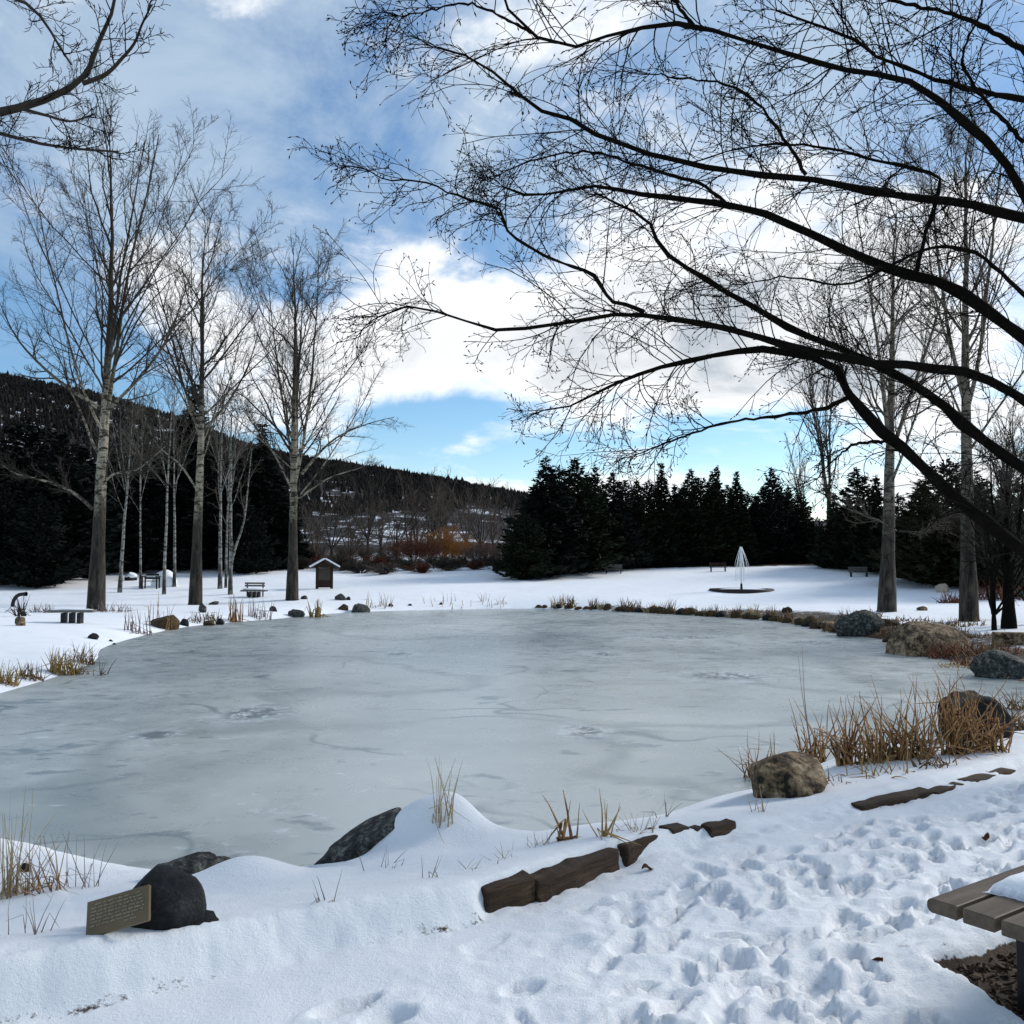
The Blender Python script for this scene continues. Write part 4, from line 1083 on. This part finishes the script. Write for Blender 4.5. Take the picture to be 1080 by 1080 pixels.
# ------------------------------------------------------------------ grass, reeds and stalks
def clump(name, loc, n, h, spread, lean, r, mat, label, seed, cat='grass', group=None, N=6, bend=.06, hvar=.4, dirb=(0, 0)):
    rng = np.random.default_rng(seed)
    a = rng.uniform(0, 6.28, n); rr = spread * np.sqrt(rng.random(n))
    st = np.stack([np.cos(a) * rr, np.sin(a) * rr * .7, np.zeros(n)], 1)
    st[:, 2] = [ground(loc[0] + q[0], loc[1] + q[1]) - loc[2] - .03 for q in st]
    st[:, 2] = np.maximum(st[:, 2], ICE - loc[2] - .03)
    b = rng.uniform(0, 6.28, n); l_ = np.abs(rng.normal(0, lean, n))
    d = np.stack([np.cos(b) * l_ + dirb[0], np.sin(b) * l_ + dirb[1], np.ones(n)], 1)
    L = h * rng.uniform(1 - hvar, 1, n) * 1.0 + .03
    pts = grow(rng, st, d, L, N, bend, (0, 0, -bend * .8))
    k = rng.random(n) < .32                               # some are snapped and hang down
    for i in np.where(k)[0]:
        j = rng.integers(2, N - 1); dn = rng.normal(0, .8, 3); dn[2] = -abs(dn[2]) * .5; dn = norm(dn) * L[i] / (N - 1)
        for m_ in range(j, N): pts[i, m_] = pts[i, m_ - 1] + dn
        floor = st[i, 2]; pts[i, :, 2] = np.maximum(pts[i, :, 2], floor)
    R = r * rng.uniform(.6, 1.3, n)
    me = tube_mesh(name, [(pts, rads(R, N, .15), 3)])
    return tag(link(name, me, mat, None, tuple(loc)), label, cat, group)


def px_clump(px, py, n, hpx, wpx, mat, label, seed, rpx=1.0, lean=.25, **kw):
    p = hit(px, py); s = p[1] / F
    return clump(kw.pop('name', 'grass_clump'), p, n, hpx * s, wpx * .5 * s, lean, rpx * .5 * s, M[mat], label, seed, **kw)


CL = [  # px, py, n, height px, width px, material, label, thickness px, lean
    (468, 868, 16, 80, 26, 'straw', 'tall straw stalks on the near snow mound', 1.6, .18),
    (598, 886, 10, 60, 26, 'reed', 'broken tan reeds at the near shore left of the green blades', 4.2, .40),
    (640, 882, 9, 58, 18, 'green', 'green yellow blades at the near shore', 3.2, .30),
    (672, 876, 26, 24, 46, 'straw', 'low straw tangle right of the green blades', 1.3, .8),
    (560, 893, 18, 16, 40, 'straw', 'low straw wisps left of the broken tan reeds', 1.1, .8),
    (700, 862, 6, 30, 12, 'purple', 'few thin stalks on the bank right of the straw tangle', 1.2, .4),
    (800, 856, 8, 30, 14, 'straw', 'thin drooping stalks in front of the brown and black boulder', 1.3, .4),
    (345, 952, 6, 34, 20, 'purple', 'three dry stalks in the snow right of the plaque boulder', 1.5, .35),
    (405, 915, 8, 26, 40, 'purple', 'sparse stalks below the dark slanting boulder', 1.2, .5),
    (455, 925, 6, 26, 24, 'purple', 'sparse stalks in the snow under the near mound', 1.2, .5),
    (505, 915, 7, 26, 40, 'straw', 'fine stalks on the bank above the buried timber', 1.2, .6),
    (535, 905, 6, 18, 24, 'straw', 'short fine stalks right of the near mound', 1.1, .6),
    (10, 945, 46, 110, 46, 'straw', 'tall pale straw grass at the lower left edge', 1.7, .28),
    (40, 940, 26, 62, 56, 'reed', 'russet stalks in the snow beside the tall pale straw', 1.7, .40),
    (80, 935, 16, 66, 50, 'purple', 'thin grey stalks between straw and plaque boulder', 1.3, .28),
    (30, 985, 10, 50, 40, 'purple', 'low stalks at the left edge below the straw grass', 1.5, .7),
    (150, 812 + 30, 26, 60, 40, 'dead', 'x', 1, .3),
]
CL = CL[:-1]
for i, (px, py, n, h, w, m_, lab, r, ln) in enumerate(CL): px_clump(px, py, n, h, w, m_, lab, 200 + i, r, ln)
RC = [(800, 822, 34, 58, 34, 'reed', 'thin reed tuft behind the brown and black boulder', 1.8, .32), (858, 806, 36, 78, 30, 'reed', 'reed tuft with one very long stalk, right of the boulder', 2.6, .26),
      (893, 806, 34, 78, 20, 'reed', 'upright reed tuft left of the broad reed fan', 3.2, .22), (925, 803, 70, 82, 54, 'reed', 'broad leaning fan of russet reeds at the right shore', 2.8, .42),
      (960, 800, 64, 90, 46, 'reed', 'dense tan reeds right of the broad fan', 2.8, .30), (1008, 795, 56, 102, 32, 'reed', 'tallest upright bundle of tan reeds before the dark boulder', 3.0, .17),
      (1045, 792, 50, 74, 46, 'reed', 'golden brown reeds in front of the dark boulder', 3.0, .30), (985, 808, 26, 40, 50, 'dead', 'low dead grass under the dense tan reeds', 2.2, .6),
      (930, 815, 26, 36, 90, 'green', 'green grass at the foot of the russet reed fan', 2.0, .6), (870, 828, 40, 18, 60, 'dead', 'dark brown turf behind the brown and black boulder', 2.2, .9),
      (1075, 770, 40, 40, 36, 'dead', 'brown tussock at the right edge behind the reeds', 2.4, .6), (1072, 748, 26, 30, 30, 'dead', 'dead tuft at the right edge by the ice', 2.0, .5)]
for i, (px, py, n, h, w, m_, lab, r, ln) in enumerate(RC): px_clump(px, py, n, h, w, m_, lab, 230 + i, r * 1.05, ln * 1.15, name='reed_clump', cat='reeds', bend=.10, N=8, hvar=.6)
p = hit(858, 806); s_ = p[1] / F
clump('tall_stalk', p, 2, 125 * s_, .02, .08, .9 * s_, M['purple'], 'single long dark stalk rising over the ice beside the reed tufts', 250, 'reeds', N=8, bend=.03, hvar=.1, dirb=(-.16, 0))
SHL = [(5, 722, 60, 26, 26, 'green', 'dark green tussock at the left edge by the ice', 1.6, .5), (33, 716, 50, 20, 30, 'dead', 'brown snowy tussock second from the left edge', 1.5, .7), (68, 712, 90, 30, 30, 'green', 'yellow green grass tuft on the left shore', 1.5, .35),
       (88, 700, 50, 26, 24, 'dead', 'dry tuft right of the yellow green grass', 1.2, .4), (96, 712, 14, 24, 36, 'purple', 'bent dark stalks leaning over the left ice edge', 1.6, .9),
       (145, 668, 22, 28, 30, 'purple', 'dry cattail stalks left of the brown grassy boulder', 1.4, .10), (170, 662, 16, 36, 34, 'reed', 'thin reddish stalks in front of the brown grassy boulder', 1.2, .08), (248, 656, 22, 32, 16, 'reed', 'reddish stalk bunch below the forked aspen', 1.5, .08),
       (275, 652, 22, 24, 26, 'purple', 'pale stalk bunch below the bench with backrest', 1.2, .10), (334, 651, 26, 22, 14, 'green', 'green reed tuft in the ice right of the grey rounded boulder', 1.8, .16), (205, 656, 24, 12, 30, 'dead', 'low dead tuft right of the brown grassy boulder', 1.2, .5),
       (225, 655, 30, 14, 26, 'dead', 'dead tuft over the pair of left shore stones', 1.2, .4), (120, 645, 50, 14, 40, 'purple', 'grey dry grass right of the tallest bare tree', .9, .5), (45, 646, 40, 12, 26, 'purple', 'grey dry grass left of the slab bench', .9, .5),
       (400, 640, 18, 18, 30, 'straw', 'thin straw right of the largest far shore boulder', .9, .2), (470, 638, 16, 14, 60, 'straw', 'sparse straw at the far shore below the orange willow', .8, .2), (520, 637, 18, 14, 40, 'straw', 'sparse straw at the far shore left of the conifers', .8, .2)]
for i, (px, py, n, h, w, m_, lab, r, ln) in enumerate(SHL): px_clump(px, py, n, h, w, m_, lab, 260 + i, r, ln)
k = 0
for i, px in enumerate(range(588, 900, 17)):
    py = np.interp(px, [560, 650, 740, 820, 880, 905], [640, 643, 648, 653, 663, 666])
    px_clump(px + frng.uniform(-4, 4), py, 40, frng.uniform(9, 17), frng.uniform(10, 20), 'dead' if i % 3 else 'straw', '%s from the left of the dead grass tufts along the far shore' % ORD[i], 300 + i, 1.1, .4, group='dead grass tufts along the far shore')
BR = [(905, 652, 60, 14, 50, 'dead', 'brown turf above the large grey boulder'), (950, 668, 80, 12, 50, 'dead', 'brown turf between grey and tan boulders'), (1005, 692, 110, 20, 50, 'redbrush', 'russet brush in front of the tan boulder'),
      (1035, 690, 90, 14, 50, 'dead', 'brown turf right of the tan boulder'), (1020, 702, 60, 12, 36, 'redbrush', 'red brush at the ice by the green lichened boulder'), (965, 662, 80, 10, 60, 'dead', 'brown turf under the leaning trunk'),
      (1008, 636, 60, 16, 34, 'redbrush', 'red brush behind the upright right trunk'), (1050, 632, 80, 30, 50, 'redbrush', 'rusty brush behind the dark tangled tree'), (1010, 660, 80, 10, 60, 'dead', 'brown turf left of the square block'), (985, 690, 60, 18, 40, 'dead', 'brown grass hanging over the tan boulder')]
for i, (px, py, n, h, w, m_, lab) in enumerate(BR): px_clump(px, py, n, h, w, m_, lab, 340 + i, 1.5, .7, name='brush_clump', cat='brush')
EXT = [(885, 664, 70, 9, 40, 'dead', 'brown turf at the foot of the large grey boulder'), (925, 660, 90, 10, 50, 'dead', 'brown turf left of the leaning trunk'), (958, 676, 90, 10, 40, 'dead', 'dark turf left of the tan boulder'), (990, 668, 90, 9, 60, 'dead', 'brown turf behind the tan boulder'),
       (1045, 700, 80, 10, 50, 'dead', 'brown grass above the green lichened boulder'), (1030, 672, 90, 9, 60, 'dead', 'brown turf left of the squared block'), (1060, 690, 70, 12, 50, 'redbrush', 'russet brush in front of the squared block'), (960, 655, 60, 7, 50, 'dead', 'brown needles and turf right of the leaning trunk'),
       (1008, 704, 60, 9, 40, 'straw', 'pale grass at the ice below the russet brush'), (970, 692, 60, 10, 30, 'dead', 'dead grass at the ice edge of the tan boulder')]
for i, (px, py, n, h, w, m_, lab) in enumerate(EXT): px_clump(px, py, n, h, w, m_, lab, 380 + i, 1.6, 1.0, name='brush_clump', cat='brush')
px_clump(22, 650, 26, 26, 10, 'twig', 'small snowy shrub in front of the bent black pipe', 360, 1.4, .55, name='small_shrub', cat='shrub')

# ------------------------------------------------------------------ timber edging
def timber(px0, py0, px1, py1, h, dpt, label, seed, zoff=0.0):
    a, b_ = at_z(px0, py0, 0), at_z(px1, py1, 0); d = b_ - a; L = np.linalg.norm(d[:2]); rz = math.atan2(d[1], d[0])
    rng = np.random.default_rng(seed)
    bm = box_bm((L, dpt, h + .12), (0, 0, 0), .012, 2)
    bmesh.ops.subdivide_edges(bm, edges=[e for e in bm.edges if e.calc_length() > .15], cuts=9, use_grid_fill=True)
    for v in bm.verts:
        v.co += Vector((rng.normal(0, .003), mnoise.noise(v.co * 9 + Vector((seed, 0, 0))) * .016, mnoise.noise(v.co * 8 + Vector((0, seed, 0))) * .016))
    nx, ny = -math.sin(rz), math.cos(rz)
    o = link('edging_timber', bm_mesh('edging_timber', bm), M['timber'], None, ((a[0] + b_[0]) / 2 + nx * (dpt / 2), (a[1] + b_[1]) / 2 + ny * (dpt / 2), (h - .12) / 2 + zoff))
    o.rotation_euler = (rng.normal(0, .03), rng.normal(0, .02), rz)
    return tag(o, label, 'timber', 'timbers edging the path')


timber(513, 962, 566, 948, .105, .12, 'short thick brown timber block at the left end of the bare edging', 1)
timber(569, 949, 654, 914, .090, .11, 'longest bare brown edging timber, right of the thick block', 2)
timber(661, 912, 704, 893, .088, .11, 'third edging timber with a snow topped end', 3)
timber(708, 893, 727, 887, .095, .10, 'small square timber end after the third edging timber', 4)
timber(735, 887, 744, 884, .065, .07, 'tiny timber stub between two timber ends', 5)
timber(750, 886, 776, 877, .068, .08, 'last small timber before the gap in the edging', 6)
timber(911, 851, 985, 836, .012, .12, 'flat timber at the right end of the edging, nearest the boulder', 7)
timber(989, 836, 1020, 828, .004, .12, 'flat timber second from the right end of the edging', 8)
timber(1024, 826, 1072, 813, .010, .12, 'last flat timber at the right edge below the reeds', 9)
timber(-60, 1088, 108, 1050, .07, .16, 'snow crusted log at the lower left corner', 10)
b = hit(1063, 682); bl = box_bm((1.4, .35, .42), (0, 0, .08), .03, 2)
o = link('stone_block', bm_mesh('stone_block', bl), M['rock_tan'], None, (b[0] + .55, b[1] + .2, b[2])); o.rotation_euler = (0, 0, -.25)
tag(o, 'squared brown block under the dark tangled tree at the right edge', 'block')

# ------------------------------------------------------------------ benches and other furniture
# near slatted bench
ba = at_z(977, 946, .45); A = np.array([.82, .572, 0]); B = np.array([.572, -.82, 0])
nb = empty('slatted_bench', (ba[0], ba[1], 0), math.atan2(A[1], A[0])); tag(nb, 'weathered slatted bench at the lower right corner', 'bench')
# local axes: +x along the slats, -y towards the camera
SW, GAP, TH, LEN = .108, .020, .048, 1.5
for i in range(4):
    y0 = -(i * (SW + GAP)) - SW / 2
    bm = box_bm((LEN, SW, TH), (LEN / 2, y0, .45 - TH / 2), 0)
    ed = [e for e in bm.edges if abs(e.verts[0].co.y - e.verts[1].co.y) < 1e-5 and abs(e.verts[0].co.z - e.verts[1].co.z) < 1e-5]
    far = [e for e in ed if e.verts[0].co.y > y0]
    if i == 0:
        bmesh.ops.bevel(bm, geom=far, offset=.021, segments=5, affect='EDGES', profile=.5)
    bmesh.ops.bevel(bm, geom=[e for e in bm.edges if e.calc_face_angle(0) > 1.2], offset=.003, segments=1, affect='EDGES')
    link('slat', bm_mesh('slat', bm), M['slat'], nb)
for lx in (.52, LEN - .25):
    for ly in (-.06, -.43):
        box('leg', (.04, .04, .40 + .12), (lx, ly, .40 - .26 - .002), M['metal'], nb, .004)
    box('cross_bar', (.05, .48, .03), (lx, -.25, .385), M['metal'], nb, .003)
# snow lying on it
sb = bmesh.new(); bmesh.ops.create_grid(sb, x_segments=44, y_segments=26, size=.5)
for v in sb.verts:
    x, y = v.co.x + .5, v.co.y + .5
    wx = .20 + .14 * y + .05 * mnoise.noise(Vector((y * 5, 3, 0))) + .02 * mnoise.noise(Vector((y * 14, 3, 0)))
    X = wx + x * (LEN - .03 - wx); Yc = -.088 - y * .41 + .012 * mnoise.noise(Vector((X * 9, 0, 4)))
    e = min(x * (LEN - wx), (1 - x) * 1.2, y * .45 * 1.3 + .0, (1 - y) * .45 * 1.3); hh = .055 * (1 - math.exp(-e / .03)) + .010 * mnoise.noise(Vector((X * 7, Yc * 7, 2))) * min(1, e * 20)
    v.co = Vector((X, Yc, .449 + max(hh, 0)))
ex = bmesh.ops.extrude_face_region(sb, geom=sb.faces[:]); 
for v in [g_ for g_ in ex['geom'] if isinstance(g_, bmesh.types.BMVert)]: v.co.z = .4505
o = link('bench_snow', bm_mesh('bench_snow', sb, True), M['cap']); o.location = nb.location; o.rotation_euler = nb.rotation_euler; tag(o, 'slab of snow lying on the slatted bench', 'snow')
# bark chips in the bare bed below
rng = np.random.default_rng(55); n = 3200; pts = []
while len(pts) < n:
    q = rng.uniform(BED.min(0), BED.max(0), (4000, 2)); q = q[(poly_sdf(q[:, 0], q[:, 1], BED) < .0)]; pts += q.tolist()
q = np.array(pts[:n]); z = hfun(q[:, 0], q[:, 1]) - .05 + rng.uniform(0, .012, n)
c = np.column_stack([q, z]); d = norm(rng.normal(size=(n, 3)) * [1, 1, .35]); s_ = norm(np.cross(d, rng.normal(size=(n, 3)) * [.3, .3, 1])); L = rng.uniform(.008, .026, (n, 1)); W = L * rng.uniform(.25, .5, (n, 1)); up = norm(np.cross(d, s_)) * .003
V = np.stack([c - d * L - s_ * W, c + d * L - s_ * W * .7, c + d * L * .9 + s_ * W, c - d * L + s_ * W * .8], 1); V = np.concatenate([V + up[:, None], V - up[:, None]], 1).reshape(-1, 3)
i = np.arange(n)[:, None] * 8; Fc = np.concatenate([i + [[0, 1, 2, 3]], i + [[7, 6, 5, 4]], i + [[0, 4, 5, 1]], i + [[1, 5, 6, 2]], i + [[2, 6, 7, 3]], i + [[3, 7, 4, 0]]])
tag(link('bark_mulch', np_mesh('bark_mulch', V, Fc, 4, False), M['chip']), 'dark bark chips in the bare bed under the bench', 'mulch', kind='stuff')


def slab_bench(px, py, Lm, label, mat, rz=0, back=False, hgt=.42):
    p = hit(px, py); r = empty('garden_bench', tuple(p), rz); tag(r, label, 'bench')
    box('seat', (Lm, .42, .07), (0, 0, hgt), M[mat], r, .01)
    for x in (-.32 * Lm, 0, .32 * Lm): box('leg', (.09, .34, hgt), (x * .55, 0, hgt / 2 - .05), M['metal'], r, .005)
    if back:
        for zz in (.52, .63): box('back_slat', (Lm * .8, .04, .08), (-.05, .24, zz), M[mat], r, .005)
        for x in (-.42 * Lm, .42 * Lm): box('back_post', (.05, .05, .7), (x * .75 - .05, .28, .32), M['metal'], r)
    return r, p


r_, p = slab_bench(76, 657, 1.25, 'low dark slab bench on three legs, left bank by the tallest tree', 'concrete', .12, False, .34)
sn = rock('bench_snow', (p[0], p[1], p[2] + .385), (.60, .20, .05), M['cap'], 'thin snow on the low slab bench', 81, amp=.1, cat='snow', rz=.12)
r_, p = slab_bench(268, 630, 1.15, 'bench with backrest on the left bank right of the forked aspen', 'concrete', -.05, True, .30)
sn = rock('bench_snow', (p[0], p[1] - .02, p[2] + .37), (.55, .18, .06), M['cap'], 'snow heaped on the bench with backrest', 82, amp=.1, cat='snow')


def far_bench(px, py, label, mat='concrete', dep=None):
    dep = dep or 59.5; x = (px - 540) / F * dep; r = empty('park_bench', (x, dep, ground(x, dep)), 0.0); r.scale = (.62, .62, .62); tag(r, label, 'bench', 'benches under the conifers')
    for k_ in range(3): box('back_slat', (1.7, .05, .11), (0, .22, .55 + .14 * k_), M[mat], r, .006)
    for k_ in range(3): box('seat_slat', (1.7, .12, .05), (0, -.16 + .14 * k_, .43), M[mat], r, .006)
    for x_ in (-.7, .7): box('leg', (.06, .42, .46), (x_, 0, .18), M['metal'], r); box('back_post', (.06, .06, .55), (x_, .27, .66), M['metal'], r)
    return r


far_bench(647, 604, 'pale bench at the left end of the lawn under the conifers', dep=57.5)
far_bench(757, 604, 'dim bench under the conifers left of the white cone', 'kiosk', 58.5)
far_bench(905, 606, 'pale bench under the conifers left of the leaning trunk', dep=53.0)

# garden chair
p = hit(159, 621); ch = empty('garden_chair', tuple(p), .1); tag(ch, 'dark slatted garden chair in the snow between the thin aspens', 'chair')
for x in (-.34, .34):
    for y in (-.25, .25): box('leg', (.06, .06, .62), (x, y, .28), M['metal'], ch)
    box('armrest', (.10, .62, .04), (x, 0, .61), M['metal'], ch)
for k_ in range(3): box('seat_slat', (.62, .16, .03), (0, -.2 + .2 * k_, .38), M['metal'], ch)
for k_ in range(3): box('back_slat', (.62, .03, .10), (0, .28, .52 + .17 * k_), M['metal'], ch)
snow_lump('snow_mound', (p[0] + .1, p[1] + 1.3, p[2] + .25), (.75, .6, .75), 'rounded snow mound behind the dark garden chair', 84)

# bent black pipe
p = hit(13, 640); r = empty('bent_pipe', tuple(p)); r.scale = (.8, .8, .8); tag(r, 'bent black pipe sticking out of the snow at the left', 'pipe')
pp = resample(np.array([[0, 0, -.3], [.03, 0, .2], [.18, 0, .48], [.40, -.05, .58], [.66, -.1, .60]]), 18)
link('pipe', tube_mesh('pipe', [(pp[None], np.full((1, 18), .085), 12)]), M['metal'], r)
link('rim', tube_mesh('rim', [(np.array([[[.63, -.095, .60], [.70, -.105, .60]]]), np.full((1, 2), .10), 12)]), M['metal'], r)

# roofed kiosk
kp = hit(342, 621); dep = kp[1]; x = kp[0]; z = kp[2]; ks = empty('kiosk', (x, dep, z), .25); ks.scale = (.85, .85, .85); tag(ks, 'small roofed wooden kiosk with snow on its gable roof', 'kiosk')
for xx in (-.42, .42): box('post', (.16, .16, 1.5), (xx, 0, .65), M['kiosk'], ks, .01)
box('notice_board', (.72, .06, .7), (0, -.02, .85), M['board'], ks, .01)
box('base_panel', (.7, .10, .45), (0, .02, .30), M['kiosk'], ks, .01)
for s_ in (-1, 1):
    rt = Matrix.Rotation(s_ * .52, 3, 'Y')
    box('roof_panel', (.98, 1.3, .06), (s_ * .40, 0, 1.45), M['kiosk'], ks, 0, 1, rt)
    box('roof_snow', (.97, 1.28, .09), (s_ * .40 + s_ * .035, 0, 1.45 + .075), M['cap'], ks, .03, 2, rt)
gb = bmesh.new(); v3 = [gb.verts.new(q) for q in ((-.62, -.45, 1.25), (.62, -.45, 1.25), (0, -.45, 1.62), (-.62, -.40, 1.25), (.62, -.40, 1.25), (0, -.40, 1.62))]
for f in ((0, 1, 2), (5, 4, 3), (0, 3, 4, 1), (1, 4, 5, 2), (2, 5, 3, 0)): gb.faces.new([v3[i] for i in f])
link('gable', bm_mesh('gable', gb), M['kiosk'], ks)

# white cone of strands over a round basin on the lawn
p = hit(782, 623); fr = empty('fountain', tuple(p)); tag(fr, 'white cone of fine strands rising from a dark round basin on the lawn', 'fountain')
s_ = p[1] / F; Hf = 46 * s_
bm = bmesh.new(); prof = [(0, .06), (1.32, .05), (1.36, .10), (1.52, .10), (1.56, .04), (1.56, -.25)]
ring = []
for r_, z_ in prof:
    ring.append([bm.verts.new((r_ * math.cos(a), r_ * math.sin(a), z_)) for a in np.linspace(0, 2 * math.pi, 40, endpoint=False)] if r_ else [bm.verts.new((0, 0, z_))])
for i in range(len(prof) - 1):
    for j in range(40):
        a_, b_ = ring[i], ring[i + 1]
        if len(a_) == 1: bm.faces.new((a_[0], b_[j], b_[(j + 1) % 40]))
        else: bm.faces.new((a_[j], b_[j], b_[(j + 1) % 40], a_[(j + 1) % 40]))
link('basin', bm_mesh('basin', bm, True), M['basin'], fr)
link('nozzle', tube_mesh('nozzle', [(np.array([[[0, 0, 0], [0, 0, .35]]]), np.array([[.07, .05]]), 8)]), M['metal'], fr)
st = []; rng = np.random.default_rng(9); nS = 20
for i in range(nS):
    a = i * 2.399; R_ = rng.uniform(.25, 1.0); h0 = Hf; t = np.linspace(0, 1, 12)
    rr = R_ * .52 * (.05 + .95 * t ** .85) * (1 - .25 * np.clip(t - .75, 0, 1) / .25); zz = h0 - t * (Hf * rng.uniform(.45, .82)); st.append(np.stack([np.cos(a) * rr, np.sin(a) * rr, zz], 1))
st = np.array(st); link('strands', tube_mesh('strands', [(st, np.full((nS, 12), .011) * np.linspace(1.3, .5, 12), 4)]), M['strand'], fr)['kind'] = 'stuff'
link('jet', tube_mesh('jet', [(np.array([[[0, 0, .3], [0, 0, Hf * .6], [0, 0, Hf]]]), np.array([[.03, .03, .07]]), 6)]), M['strand'], fr)

# fallen leaves
for i, (px, py, lab) in enumerate([(683, 918, 'brown dead leaf on the snow below the third edging timber'), (923, 1016, 'brown dead leaf on the trodden snow left of the bench'), (1040, 885, 'small dark leaf on the trodden snow at the right')]):
    p = hit(px, py); bm = bmesh.new(); vs = []
    for k_ in range(9):
        t = k_ / 8; w = .018 * math.sin(math.pi * t) ** .7 + .001
        vs.append([bm.verts.new((t * .075 - .037, sgn * w, .012 * math.sin(t * 5 + i) + (.014 if sgn else 0))) for sgn in (-1, 0, 1)])
    for k_ in range(8):
        for q in range(2): bm.faces.new((vs[k_][q], vs[k_ + 1][q], vs[k_ + 1][q + 1], vs[k_][q + 1]))
    bmesh.ops.solidify(bm, geom=bm.faces[:], thickness=.002)
    o = link('fallen_leaf', bm_mesh('fallen_leaf', bm, True), M['leaf'], None, (p[0], p[1], p[2] + .004)); o.rotation_euler = (.2, .1, i * 1.7 + .4); tag(o, lab, 'leaf', 'fallen leaves')
